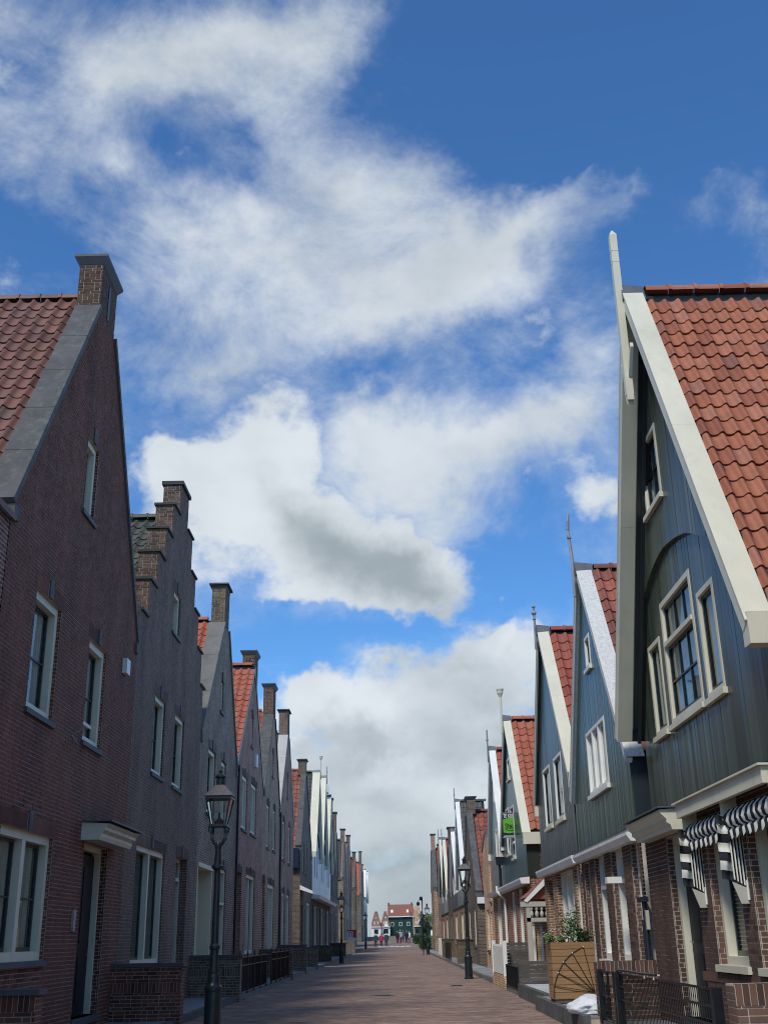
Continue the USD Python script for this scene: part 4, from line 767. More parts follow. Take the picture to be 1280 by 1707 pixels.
# ---------------------------------------------------------------- right row
brick_house(-1, 4.4, 11.6, 5.0, 8.0, 11.0, 'brown brick house cut off by the right edge behind the low wall', 'masonry_brown', 'tile_red', [w(5.4, 7.0, 1.1, 2.9, lintel=False), w(9.4, 10.8, .3, 2.9, kind='door', lintel=False)], flat=0.1, simple=True, near_tiles=False)
pts = [(18.6, 6.12), (18.35, 6.16), (17.74, 6.25), (17.03, 6.58), (16.47, 6.76), (15.64, 6.86), (14.65, 6.72), (14.1, 6.55), (13.4, 6.26), (12.75, 6.14), (12.4, 6.12)]
from scipy.interpolate import CubicSpline
_p = np.array(pts); _t = np.linspace(0, 1, len(_p)); _c = CubicSpline(_t, _p); pts = [(q[0]*1.048, 1.5 + (q[1] - 1.5)*1.048) for q in _c(np.linspace(0, 1, 45))]
R1 = timber_house(-1, 11.95, 19.25, 4.80, 15.58, 11.15, 'slate grey timber gable with cream barge boards and striped awnings', 'timber_slate', 'tile_salmon', 3.24,
    [w(17.46, 18.30, 4.49, 5.99, rec=0), w(15.32, 17.20, 4.49, 6.44, rec=0, transom=5.74, cols=3, rows=(0.5,), fw=0.085), w(14.27, 15.09, 4.47, 5.98, rec=0), w(16.01, 17.08, 7.92, 9.13, rec=0, lift=0.07, cols=2, rows=(0.5,))],
    [w(14.20, 15.52, 1.10, 2.92, rec=0.10, fw=0.10, sill='cream_paint', sill_d=0.05, blind=True, curtain='part', rows=()), w(12.25, 13.70, 1.10, 2.92, rec=0.10, fw=0.10, sill='cream_paint', curtain='split', blind=True), w(16.22, 17.78, 0.35, 2.86, kind='door', rec=0.10, fan=0, fw=0.12, dmat='door_black')],
    brick='masonry_brown', barge='cream_paint', over=0.29, bw=0.07, width=0.15, fin='post', parts_to=-2.4, geo='brick_brown', geo_near=(13.5, 1.0), geo_count=300, arch=sg.Polygon(pts + [(12.99, 0), (19.49, 0)]), trim='cream_paint', casing=0.075, pitch=0.215, row=0.335, roll=0.5, H=0.05, cap_back=-0.04, go=-0.2, bo=0.04)
# fascia of the awning boxes, cheeks and door cornice
m = MB().box(0.20, 0.27, 12.02, 15.86, 2.97, 3.11).box(0.0, 0.27, 12.02, 15.86, 3.112, 3.15).box(0.0, 0.31, 11.98, 15.92, 3.152, 3.175)
for a in (12.02, 13.90, 15.80): m.box(0.0, 0.198, a, a + 0.06, 2.62 if a > 13 else 0.3, 3.11)
m.build('awning_box', 'cream_paint', R1)
MB().prism_oz(sg.Polygon([(0, 2.88), (0.20, 2.88), (0.22, 2.95), (0.27, 2.98), (0.27, 3.03), (0.36, 3.12), (0.36, 3.16), (0, 3.18)]), 16.45, 18.95).build('door_cornice', 'cream_paint', R1)
MB().box(0, 0.40, 16.40, 19.0, 3.182, 3.20).build('cornice_flashing', 'lead', R1)
soldier(R1, 12.0, 16.4, 0.88, 1.0, 0.006, 'brick_brown')
R2 = timber_house(-1, 19.70, 26.0, 4.45, 22.92, 8.80, 'dark green narrow-boarded gable with lichen-speckled white barge boards', 'timber_green', 'tile_brown', 3.24,
    [w(21.70, 23.86, 4.20, 5.50, rec=0, lights=3, mull=0.09, smat='white_paint', curtain=True), w(22.52, 23.10, 6.72, 7.40, rec=0)],
    [w(23.15, 24.35, 1.02, 2.98, transom=2.38, fmat='white_paint', fw=0.11, sill='white_paint', rec=0.1), w(21.25, 22.45, 1.02, 2.98, transom=2.42, fmat='white_paint', fw=0.11, sill='white_paint', rec=0.1), w(19.86, 20.52, 0.35, 2.98, transom=2.45, fmat='white_paint', sill=None, rec=0.1, fw=0.09, curtain=False), w(24.9, 25.7, .35, 2.95, kind='door', fmat='white_paint', fan=0.4)],
    brick='masonry_brown', barge='mossy_white', gutter=False, over=0.12, bw=0.06, width=0.10, fin='bent', parts_to=-2.2, geo='brick_brown', geo_near=(20, 1.5), geo_count=200, cap_back=0.14, pitch=0.25, row=0.36, roll=0.45, H=0.055)
m = MB().prism_oz(sg.Polygon([(0.0, 2.98), (0.13, 2.98), (0.20, 3.08), (0.20, 3.13), (0.0, 3.13)]), 19.75, 25.95).build('gutter_cornice', 'white_paint', R2)
MB().box(0.05, 0.18, 19.8, 25.9, 3.132, 3.17).build('gutter_lining', 'zinc', R2)
MB().box(0.03, 0.30, 21.35, 21.60, 2.36, 2.47).build('wall_lamp', 'white_paint', R2)
MB().box(0.006, 0.06, 19.45, 19.6, 1.55, 1.85).build('meter_box', 'panel_beige', R2)
MB().tube([[0.05, 19.55, 0.4], [0.05, 19.55, 2.05]], 0.04, 8).tube([[0.05, 19.72, 0.4], [0.05, 19.72, 1.7]], 0.03, 8).box(0.0, 0.10, 19.42, 19.85, 1.98, 2.06).build('downpipe', 'pipe_dark', R2)
R3 = timber_house(-1, 26.2, 32.7, 5.05, 29.55, 9.20, 'black-blue timber gable with two tall windows and broad cream barge', 'timber_black', 'tile_red', 3.24,
    [w(29.82, 31.2, 4.18, 5.74, rec=0), w(27.66, 29.0, 4.17, 5.74, rec=0)],
    [w(27.4, 30.2, 0.95, 2.98, lights=3, fw=0.10, mull=0.12, fmat='white_paint', rec=0.12, sill='white_paint', curtain=False), w(26.45, 27.05, .35, 2.98, fmat='white_paint', sill=None, curtain=False), w(31.0, 32.2, .35, 2.9, kind='door')],
    brick='masonry_brown', barge='cream_paint', over=0.14, bw=0.06, width=0.20, fin='balls', parts_to=-2.4, cap_back=0.10, pitch=0.28, row=0.37, roll=0.45, H=0.055)
m = MB().prism_oz(sg.Polygon([(0.0, 3.0), (0.15, 3.0), (0.19, 3.12), (0.19, 3.17), (0.0, 3.2)]), 26.2, 33.0).build('cornice', 'white_paint', R3)
R4 = timber_house(-1, 36.3, 44.0, 4.55, 40.2, 8.72, 'dark teal timber gable carrying the green sale board', 'timber_teal', 'tile_orange', 3.22,
    [w(39.95, 40.75, 6.72, 7.45, rec=0), w(39.5, 40.5, 4.02, 5.75, rec=0, transom=4.5), w(41.2, 42.2, 4.25, 5.85, rec=0)],
    [w(38.6, 40.0, 1.0, 2.95, fmat='white_paint', fw=0.12, lights=2), w(41.0, 42.4, 1.0, 2.95, fmat='white_paint', fw=0.12, lights=2), w(37.0, 38.1, .35, 2.95, kind='door')],
    brick='masonry_rust', barge='cream_paint', over=0.14, bw=0.06, width=0.5, fin='cup', parts_to=-3.0, cap_back=0.06, pitch=0.29, row=0.37, roll=0.45, H=0.055)
MB().box(-0.35, 0.03, 36.26, 36.298, 3.2, 4.25).build('corner_board', 'timber_black', R4)
bricks(R4, sg.box(-1.4, 0.3, -0.36, 4.2), 0, 'brick_brown', (-0.3, 4.2), 180, axis='o', a_fix=36.30, seed=77)
MB().prism_oz(sg.Polygon([(0.0, 3.0), (0.26, 3.0), (0.30, 3.12), (0.30, 3.17), (0.0, 3.2)]), 36.2, 44.0).build('cornice', 'white_paint', R4)
R5 = timber_house(-1, 44.05, 49.9, 4.9, 46.7, 8.65, 'slate timber gable with bright white barge behind the sale board', 'timber_slate', 'tile_red', 3.2,
    [w(46.3, 47.0, 4.25, 5.55, rec=0), w(45.0, 45.8, 3.95, 5.7, rec=0), w(46.4, 47.0, 6.6, 7.4, rec=0)], [w(46.6, 48.6, 1.0, 2.95, lights=2, fmat='white_paint')], brick='masonry_brown', barge='white_paint', over=0.14, bw=0.05, width=0.5, fin='thin', cap_back=0.06, simple=True, near_tiles=True, pitch=0.29, row=0.37)
MB().prism_oz(sg.Polygon([(0.0, 3.0), (0.26, 3.0), (0.30, 3.12), (0.0, 3.2)]), 44.05, 49.9).build('cornice', 'white_paint', R5)
h = MB().hexa([[.06, 44.0, 4.0], [.30, 44.0, 4.0], [.30, 44.22, 4.0], [.06, 44.22, 4.0], [.02, 43.95, 4.3], [.34, 43.95, 4.3], [.34, 44.27, 4.3], [.02, 44.27, 4.3]]).tube([[.18, 44.1, 4.0], [.18, 44.1, 3.22]], 0.055, 8).build('rain_hopper', 'pipe_dark', R5)
MB().tube([[.34, 44.1, 3.25], [.34, 44.1, 3.05], [.06, 44.0, 2.75], [.06, 44.0, 0.3]], 0.05, 8).build('downpipe', 'white_paint', R5)
brick_house(-1, 50.0, 55.0, 5.3, 52.5, 5.9, 'low tan brick house front between white barge and brown roof', 'masonry_tan', 'tile_brown', [w(50.8, 51.4, 2.9, 4.5, lintel=False), w(52.6, 54.0, .9, 2.6, lintel=False), w(51.0, 52.0, .3, 2.5, kind='door', lintel=False)], flat=0.4, simple=True, depth=3.0, near_tiles=False)
R6 = brick_house(-1, 60.0, 69.5, 3.6, 65.2, 8.0, 'dark brick house with brown-red tiles sweeping low and a chimney', 'masonry_dark', 'tile_brown', [w(61.6, 63, 1, 2.9, lintel=False), w(66, 67.4, 1, 2.9, lintel=False), w(64.6, 65.6, 4.2, 5.6, lintel=False)], coping='concrete_dark', n_cop=2, flat=0.5, chim=(64.6, 65.8, 8.95), chim_mat='masonry_dark', parts_to=-3.2, pitch=0.31, row=0.38, roll=0.5, H=0.06, cw=0.3)
MB().box(-3.0, 0.0, 59.75, 59.98, 3.05, 3.36).build('gutter', 'white_paint', R6)
for o in (-0.55, -0.95, -1.35): MB().box(o - .05, o + .05, 59.93, 59.985, 0.9, 2.9).build('window_post', 'white_paint', R6)
rr = [(70.2, 77.5, 4.7, 9.6, 'timber_slate', 'white_paint', 'tile_slate', 'thin', 'far slate timber gable with long white barge past the chimney'), (77.6, 85.0, 4.6, 8.4, 'timber_brown', 'white_paint', 'tile_red', None, 'far brown timber gable with white barge and red tiles')]
for a0, a1, ze, zr, cl, bg, tl, fi, lab in rr:
    timber_house(-1, a0, a1, ze, (a0 + a1)/2, zr, lab, cl, tl, 3.3, [w(a0 + 2, a0 + 3, 4.2, 5.4), w(a0 + 4.2, a0 + 5.2, 4.2, 5.4)], [w(a0 + 2.4, a0 + 5, 1, 2.9, lights=2), w(a0 + .6, a0 + 1.6, .35, 2.9, kind='door', fan=0)], brick='masonry_brown', barge=bg, over=0.15, cap_back=0.05, simple=True, near_tiles=True, board_parts=False, width=0.4, fin=fi, depth=1.6 if a0 < 71 else 8.0, pitch=0.3, row=0.4)
rb = [(85.1, 92.2, 4.9, 8.0, 'masonry_dark', 'tile_red', 9.4, 'concrete_dark', 'far dark brick gable with a stack in the right row'), (107.0, 114.0, 5.2, 8.6, 'masonry_brown', 'tile_brown', 9.8, 'concrete', 'far brown brick gable beside the last white barges'), (126.0, 134.5, 6.4, 10.6, 'masonry_brown', 'tile_red', 12.4, 'concrete_dark', 'last brick house of the right row with a dark stack')]
for a0, a1, ze, zr, bm, tl, ct, cp_, lab in rb:
    brick_house(-1, a0, a1, ze, (a0 + a1)/2, zr, lab, bm, tl, [w(a0 + 1.6, a0 + 2.8, 1.2, 3.0, lintel=False), w(a1 - 2.8, a1 - 1.6, 1.2, 3.0, lintel=False), w((a0+a1)/2 - .5, (a0+a1)/2 + .5, 4.4, 5.8, lintel=False)], coping=cp_, n_cop=1, flat=0.5, chim=((a0+a1)/2 - .5, (a0+a1)/2 + .5, ct), chim_mat=bm, simple=True, pitch=0.3, row=0.4)
for a0, a1, ze, zr, cl, lab in [(92.3, 99.5, 5.0, 9.0, 'timber_slate', 'far slate gable, first of two thin white barges'), (99.6, 106.9, 5.2, 9.6, 'timber_teal', 'far teal gable, second of two thin white barges')]:
    timber_house(-1, a0, a1, ze, (a0 + a1)/2, zr, lab, cl, 'tile_red', 3.3, [w(a0 + 2, a0 + 3, 4.2, 5.4)], [w(a0 + 2.4, a0 + 5, 1, 2.9, lights=2)], brick='masonry_brown', barge='cream_paint', over=0.15, cap_back=0.05, simple=True, near_tiles=True, board_parts=False, width=0.4, fin='thin', pitch=0.3, row=0.4)

# ---------------------------------------------------------------- front plots, kerbs, walls and railings
def pavement(x0, x1, a0, a1, z, label, kx, material='slab_grey', piece=0.6, kerb='bluestone', kw=0.12):
    F = Frame(0, (x0 + x1)/2, a0); path = numbered('/World', 'pavement')
    base = MB().box(min(x0, x1) + .02, max(x0, x1) - .02, a0 + .01, a1 - .01, -0.3, z - 0.02); v = F.loc(np.concatenate(base.v))
    m = usdkit.mesh(stage, path, (v, np.concatenate(base.t)), M['mortar']); m.AddTranslateOp().Set(Gf.Vec3d(F.x, F.a, 0)); meta(m.GetPrim(), label, 'pavement', kind='structure')
    P = Part(path, F); s = 1 if x1 > x0 else -1; lo, hi = min(x0, x1), max(x0, x1)
    n = max(1, int((a1 - a0)/piece)); d = (a1 - a0)/n; c = max(1, int(round((hi - lo - kw)/piece))); ww = (hi - lo - kw)/c; off = kw if kx == lo else 0
    for i in range(n):
        for j in range(c):
            t = RNG.uniform(-.003, .003)
            MB().box(lo + off + j*ww + .004, lo + off + (j+1)*ww - .004, a0 + i*d + .004, a0 + (i+1)*d - .004, z - .03, z + t).build('slab', material, P)
    n = max(1, int((a1 - a0)/1.0)); d = (a1 - a0)/n
    for i in range(n):
        k0, k1 = (lo, lo + kw) if kx == lo else (hi - kw, hi)
        MB().box(k0, k1, a0 + i*d + .004, a0 + (i+1)*d - .004, -0.1, z + 0.015 + RNG.uniform(-.004, .004)).build('kerb_stone', kerb, P)
    return P
pavement(XL, KL, 15.0, 23.0, 0.10, 'dark stone strip before the red house at the left edge', KL, kerb='concrete_dark', material='slab_grey')
pavement(XL, KL, 23.4, 31.6, 0.12, 'stone strip before the step gable house', KL, kerb='concrete_dark')
pavement(XL, KL, 32.0, 47.6, 0.10, 'stone strip behind the black railings of the left row', KL, kerb='concrete')
pavement(XL, KL, 48.0, 62.6, 0.14, 'stone strip before the brown and dark red houses', KL, kerb='concrete', piece=1.2)
pavement(XL, KL, 63.0, 113.0, 0.12, 'stone strip before the ice blue gables', KL, kerb='concrete', piece=2.4)
pavement(XL, KL, 113.2, 232.0, 0.10, 'far stone strip along the left row', KL, kerb='concrete', piece=6.0) if False else None
pavement(KR, XR, 12.0, 19.0, 0.22, 'grey slab terrace behind the black garden fence', KR, kerb='concrete_dark')
pavement(KR - .25, XR, 19.4, 26.0, 0.26, 'grey slab terrace with the white bag and wooden planter', KR - .25, kerb='concrete_dark')
pavement(KR - .05, XR, 26.05, 31.4, 0.30, 'pale slab terrace before the black-blue gable', KR - .05, material='slab_pale', kerb='concrete_dark')
pavement(KR, XR, 31.9, 44.0, 0.15, 'stone strip behind the low black rail and white picket gate', KR, kerb='concrete')
pavement(KR, XR, 44.1, 69.0, 0.12, 'stone strip before the tan and dark brick houses on the right', KR, kerb='concrete', piece=1.5)
pavement(KR, XR, 69.2, 136.0, 0.10, 'far stone strip along the right row', KR, kerb='concrete', piece=4.0)

def garden_wall(x0, x1, a0, a1, z1, label, material='brick_red', cap='bluestone', pieces=0, seed=9, soldier_row=True, z0=-0.1, mortar='mortar', cap_bricks=False):
    """a low brick wall; its bricks on the side towards the camera are pieces"""
    F = Frame(0, (x0 + x1)/2, a0); th = Thing('garden_wall', F, label, 'wall')
    core = MB().box(x0, x1, a0, a1, z0, z1).build('wall', mortar, th)
    zt = z1
    if soldier_row:
        n = int((x1 - x0)/0.066); d = (x1 - x0)/n; h = 0.19
        zz = z1 - (h if cap_bricks else 0.46)
        for i in range(n): MB().box(x0 + i*d + .005, x0 + (i+1)*d - .005, a0 - .006 - RNG.uniform(0, .003), a0 + .06, zz + .005, zz + h - .005 + (.012 if cap_bricks else 0)).build('brick', material, core)
        lower, upper = zz, zz + h
        bricks(core, sg.box(x0, z0, x1, lower), 0, material, ((x0+x1)/2, z1), pieces, axis='o', a_fix=a0, seed=seed)
        if not cap_bricks: bricks(core, sg.box(x0, upper, x1, z1), 0, material, (x0, z1), pieces, axis='o', a_fix=a0, seed=seed + 1)
    else: bricks(core, sg.box(x0, z0, x1, z1), 0, material, (x0, z1), pieces, axis='o', a_fix=a0, seed=seed)
    xe = x1 if x0 < -1 else x0      # the end towards the street
    s = 1 if x0 < -1 else -1
    F2 = Frame(0, (x0 + x1)/2, a0)
    mb = MB(); z = z0
    while z < z1 - 0.03: mb.box(min(xe - s*.03, xe + s*.005), max(xe - s*.03, xe + s*.005), a0 + .005, a1 - .005, z + .004, z + .055); z += .0655
    mb.build('brickwork', material, core, kind='stuff')
    if cap: MB().box(x0 - (.05 if s < 0 else 0), x1 + (.05 if s > 0 else 0), a0 - .05, a1 + .05, z1 + .002, z1 + .07).build('coping', cap, th)
    return th
garden_wall(XL, -4.40, 14.62, 14.90, 0.92, 'low red brick wall end at the bottom left corner', pieces=70, cap='bluestone', cap_bricks=True)
garden_wall(XL, -4.14, 22.95, 23.33, 1.05, 'dark-capped red brick wall between the red house and the step gable', pieces=160)
garden_wall(XL, -4.14, 31.60, 31.92, 1.08, 'dark brick wall right behind the nearest street lamp', 'brick_clinker', pieces=80)
garden_wall(XL, -4.15, 47.62, 47.95, 1.15, 'brick wall end past the second black railing', 'brick_brown', pieces=60, cap=None)
garden_wall(XL, -4.15, 54.9, 55.2, 1.20, 'brick wall before the dark red house of the left row', 'brick_clinker', pieces=0)
garden_wall(XL, -4.15, 62.85, 63.15, 1.05, 'brick wall by the gap in the left row', 'brick_clinker', pieces=0)
garden_wall(XL, -4.2, 77.0, 77.3, 1.05, 'brick wall by the first ice blue gable', 'brick_clinker', pieces=0, mortar='masonry_dark')
garden_wall(XL, -4.2, 99.0, 99.4, 1.1, 'far brick wall past the ice blue gables', 'brick_clinker', pieces=0, mortar='masonry_dark')
garden_wall(XL, -4.3, 124.6, 125.0, 1.4, 'far brick wall at the slate grey roof', 'brick_clinker', pieces=0, mortar='masonry_dark')
garden_wall(3.24, XR, 11.55, 11.86, 1.02, 'brown brick wall at the bottom right corner', 'brick_brown', cap=None, pieces=140, cap_bricks=True, mortar='mortar_light')
garden_wall(3.24, XR, 19.28, 19.58, 1.08, 'brown brick wall with upright top course behind the black fence', 'brick_brown', cap=None, pieces=90, cap_bricks=True, mortar='mortar_light')
garden_wall(3.30, XR, 64.0, 64.3, 1.3, 'far brick wall by the sweeping brown roof', 'brick_clinker', pieces=0, mortar='masonry_dark')
garden_wall(3.30, XR, 85.0, 85.3, 1.3, 'far brick wall by the last brown gable', 'brick_clinker', pieces=0, mortar='masonry_dark')

def plank_screen(x0, x1, a0, z0, z1, label):
    F = Frame(0, (x0 + x1)/2, a0, 0); th = Thing('plank_screen', F, label, 'screen'); n = max(3, int((z1 - z0)/0.095)); d = (z1 - z0)/n
    for i in range(n): MB().box(x0, x1, a0 + RNG.uniform(-.004, .004), a0 + .03, z0 + i*d + .004, z0 + (i+1)*d - .004).build('plank', 'plank_grey', th)
    for x in (x0, x1 - .06): MB().box(x, x + .06, a0 + .032, a0 + .09, z0 - .2, z1).build('post', 'plank_grey', th)
plank_screen(3.22, XR, 31.5, 0.25, 0.86, 'low grey plank screen behind the wooden planter')
plank_screen(3.26, 3.98, 35.9, 0.25, 1.30, 'taller dark plank screen beside the white picket gate')

def iron_fence(x, a0, a1, z0, z1, label, step=0.11, posts=2, spikes=True, rails=(0.08, 0.72, 0.92), bar=0.008, group=None, frame=0.022):
    F = Frame(0, x, a0); th = Thing('iron_fence', F, label, 'fence', group); n = max(2, int((a1 - a0)/step)); H = z1 - z0
    for fr in rails: MB().box(x - .012, x + .012, a0, a1, z0 + H*fr - .012, z0 + H*fr + .012).build('rail', 'black_iron', th)
    for i in range(1, n):
        a = a0 + (a1 - a0)*i/n; MB().tube([[x, a, z0 + H*rails[0]], [x, a, z0 + H*rails[-1]]], bar, 5).build('bar', 'black_iron', th)
    for i in range(posts):
        a = a0 + (a1 - a0)*i/(posts - 1); m = MB().box(x - frame, x + frame, a - frame, a + frame, z0 - .05, z1)
        if spikes: m.hexa([[x - .03, a - .03, z1], [x + .03, a - .03, z1], [x + .03, a + .03, z1], [x - .03, a + .03, z1], [x - .004, a - .004, z1 + .1], [x + .004, a - .004, z1 + .1], [x + .004, a + .004, z1 + .1], [x - .004, a + .004, z1 + .1]])
        m.build('post', 'black_iron', th)
    return th
iron_fence(-4.24, 32.3, 38.9, 0.10, 1.15, 'black iron railing with spiked posts, nearer of the two in the left row', step=0.13, posts=5)
iron_fence(-4.24, 40.4, 46.9, 0.10, 1.18, 'black iron railing with spiked posts, farther of the two in the left row', step=0.13, posts=5)
GF = iron_fence(3.24, 12.25, 17.55, 0.24, 0.97, 'black double-rail garden fence at the bottom right', step=0.085, posts=2, spikes=False, rails=(0.05, 0.50, 0.74, 0.97), bar=0.006, frame=0.05)
iron_fence(3.24, 17.75, 19.1, 0.24, 0.97, 'narrow black fence panel beside the wooden planter', step=0.5, posts=2, spikes=False, rails=(0.05, 0.50, 0.97), bar=0.02, frame=0.045)
for i, a in enumerate((14.9, 15.45)): MB().tube([[3.27, a, 1.0], [3.20, a, 1.0], [3.19, a, 0.95], [3.19, a, 0.78]], 0.014, 6).build('bracket', 'panel_beige', GF)
MB().tube([[3.22, 17.4, 0.9], [3.21, 17.4, 1.0], [3.20, 16.5, 1.01], [3.20, 15.9, 1.0], [3.20, 14.8, 1.01]], 0.017, 6).build('hand_rail', 'black_iron', GF)
iron_fence(3.22, 31.7, 34.9, 0.12, 0.72, 'low black rail at the pale terrace steps', step=0.12, posts=2, spikes=False, rails=(0.05, 0.97))
iron_fence(3.25, 70.5, 78.0, 0.1, 1.2, 'far black railing below the white barges on the right', step=0.4, posts=4, rails=(.1, .95))
def picket(x, a0, a1, z0, z1, label):
    F = Frame(0, x, a0); th = Thing('picket_gate', F, label, 'gate'); n = int((a1 - a0)/0.14)
    MB().box(x - .05, x + .07, a0 - .2, a1 + .2, 0, z0 - .03).build('plinth', 'masonry_tan', th)
    for z in (z0 + .12, z1 - .12): MB().box(x - .012, x + .012, a0, a1, z - .035, z + .035).build('rail', 'white_paint', th)
    for i in range(n): MB().box(x - .035, x - .013, a0 + (a1-a0)*i/n + .012, a0 + (a1-a0)*(i+1)/n - .012, z0, z1 - .06*(i % 2)).build('picket', 'white_paint', th)
    for a in (a0, a1): MB().box(x - .06, x + .06, a - .06, a + .06, z0 - .1, z1 + .1).build('post', 'white_paint', th)
picket(3.25, 35.6, 39.6, 0.40, 1.25, 'white picket gate on a brick plinth beyond the low black rail')
picket(3.3, 86.0, 90.0, 0.3, 1.3, 'far white gate on the right by the dark stack house')

# covered side entrance of the teal house, in the gap after the black-blue gable
PF = Frame(0, 4.5, 35.0); PT = Thing('entrance_porch', PF, 'small tiled entrance porch with white barge in the gap between two gables', 'porch')
m = MB().hexa([[3.86, 34.7, 2.50], [5.4, 34.7, 2.50], [5.4, 36.2, 2.50], [3.86, 36.2, 2.50], [4.62, 34.7, 3.10], [5.4, 34.7, 3.10], [5.4, 36.2, 3.10], [4.62, 36.2, 3.10]]).build('roof', 'tile_brown', PT)
for i in range(7): MB().hexa([[3.86 + i*.105, 34.66, 2.52 + i*.083], [3.86 + (i+1)*.105 + .03, 34.66, 2.50 + (i+1)*.083], [3.86 + (i+1)*.105 + .03, 36.2, 2.50 + (i+1)*.083], [3.86 + i*.105, 36.2, 2.52 + i*.083], [3.86 + i*.105, 34.66, 2.55 + i*.083], [3.86 + (i+1)*.105, 34.66, 2.55 + (i+1)*.083], [3.86 + (i+1)*.105, 36.2, 2.55 + (i+1)*.083], [3.86 + i*.105, 36.2, 2.55 + i*.083]]).build('roof_tile', 'tile_brown', m)
MB().hexa([[3.80, 34.55, 2.44], [3.90, 34.55, 2.40], [4.66, 34.55, 3.06], [4.56, 34.55, 3.16], [3.80, 34.64, 2.44], [3.90, 34.64, 2.40], [4.66, 34.64, 3.06], [4.56, 34.64, 3.16]]).build('barge_board', 'white_paint', PT)
MB().box(3.70, 5.2, 34.58, 34.70, 2.28, 2.42).build('beam', 'panel_beige', PT)
for x in (4.02, 4.17, 4.32, 4.47): MB().lathe([(.01, 1.98), (.05, 2.02), (.06, 2.10), (.025, 2.16), (.05, 2.22), (.04, 2.27)], x, 34.64, 8).build('baluster', 'panel_beige', PT, smooth=40)
MB().box(3.85, 5.2, 34.60, 34.68, 1.86, 1.97).build('rail', 'panel_beige', PT)
MB().box(3.86, 3.98, 34.60, 34.72, 0.3, 2.28).build('post', 'panel_beige', PT)
MB().box(4.55, 4.70, 34.50, 34.60, 1.95, 2.95).build('post', 'white_paint', PT)
MB().box(3.99, 5.2, 35.6, 35.75, 0.3, 1.86).build('door_wall', 'masonry_tan', PT)
for x in (4.15, 4.38, 4.61): MB().box(x - .035, x + .035, 35.50, 35.598, 0.6, 1.75).build('batten', 'white_paint', PT)

# awnings under the cream box of the slate gable
def awning(af, an, label):
    F = Frame(-1, XR, an); th = Thing('striped_awning', F, label, 'awning', None)
    def strips(prof, n, nm, sc=0.0):
        o_, z_ = zip(*prof)
        for k in range(n):
            a0_, a1_ = an + (af - an)*k/n, an + (af - an)*(k + 1)/n; mid = (a0_ + a1_)/2; mb = MB(); v = []; seg = 5
            for i, (o, z) in enumerate(prof):
                for j in range(seg + 1):
                    t = j/seg; a = a0_ + (a1_ - a0_)*t; last = i == len(prof) - 1
                    v.append([o + 0.018*math.sin(math.pi*t) + RNG.uniform(-.003, .003), a + 0.02*math.sin(i*1.7 + k), z - (sc*math.sin(math.pi*t) if last else 0)])
            t_ = []
            for i in range(len(prof) - 1):
                for j in range(seg): q = i*(seg+1) + j; t_ += [[q, q+1, q+seg+2], [q, q+seg+2, q+seg+1]]
            mb.add(v, t_).build(nm, 'cloth_white' if k % 2 else 'cloth_black', th, smooth=60)
    strips([(0.04, 2.90), (0.11, 2.88), (0.17, 2.82), (0.19, 2.74), (0.17, 2.68), (0.12, 2.65)], 17, 'canopy_strip')
    strips([(0.13, 2.665), (0.165, 2.62), (0.16, 2.57)], 15, 'valance_strip', 0.05)
    ac = af - 0.02
    nb = 7; ztop, zb = 2.80, 2.06; hb = (ztop - zb)/nb
    for k in range(nb):
        mb = MB(); v = []
        for i in range(4):
            z = zb + hb*(k + i/3)
            for j in range(7): u = j/6; v.append([0.15 + 0.15*u, ac + 0.03*math.sin(u*6 + k) + 0.015*math.sin(i*1.1 + k*2), z + 0.02*u])
        t_ = []
        for i in range(3):
            for j in range(6): q = i*7 + j; t_ += [[q, q+1, q+8], [q, q+8, q+7]]
        mb.add(v, t_).build('curtain_band', 'cloth_white' if k % 2 else 'cloth_black', th, smooth=60)
    for k in range(9):
        mb = MB(); u0, u1 = k/9, (k + 1)/9; v = []
        for i in range(5):
            t = i/4
            for u in (u0, (u0+u1)/2, u1): o = 0.17*(1 - u); v.append([o, ac - 0.02 + (0.012 if u != u0 and u != u1 else 0), 2.80 - t*(0.72 + 0.10*u)])
        t_ = []
        for i in range(4):
            for j in range(2): q = i*3 + j; t_ += [[q, q+1, q+4], [q, q+4, q+3]]
        mb.add(v, t_).build('curtain_strip', 'cloth_black' if k % 2 else 'cloth_white', th)
    MB().prism_oz(sg.Polygon([(0.005, 1.80), (0.11, 1.80), (0.19, 2.05), (0.005, 1.97)]), ac - .01, ac + .01).build('side_panel', 'panel_beige', th)
    MB().tube([[0.02, ac - .03, 1.84], [0.02, ac - .03, 2.06]], 0.014, 6).build('rod', 'white_paint', th)
awning(15.78, 13.98, 'black and white striped awning farther from the camera under the cream box')
awning(13.88, 12.10, 'black and white striped awning nearer the right edge under the cream box')

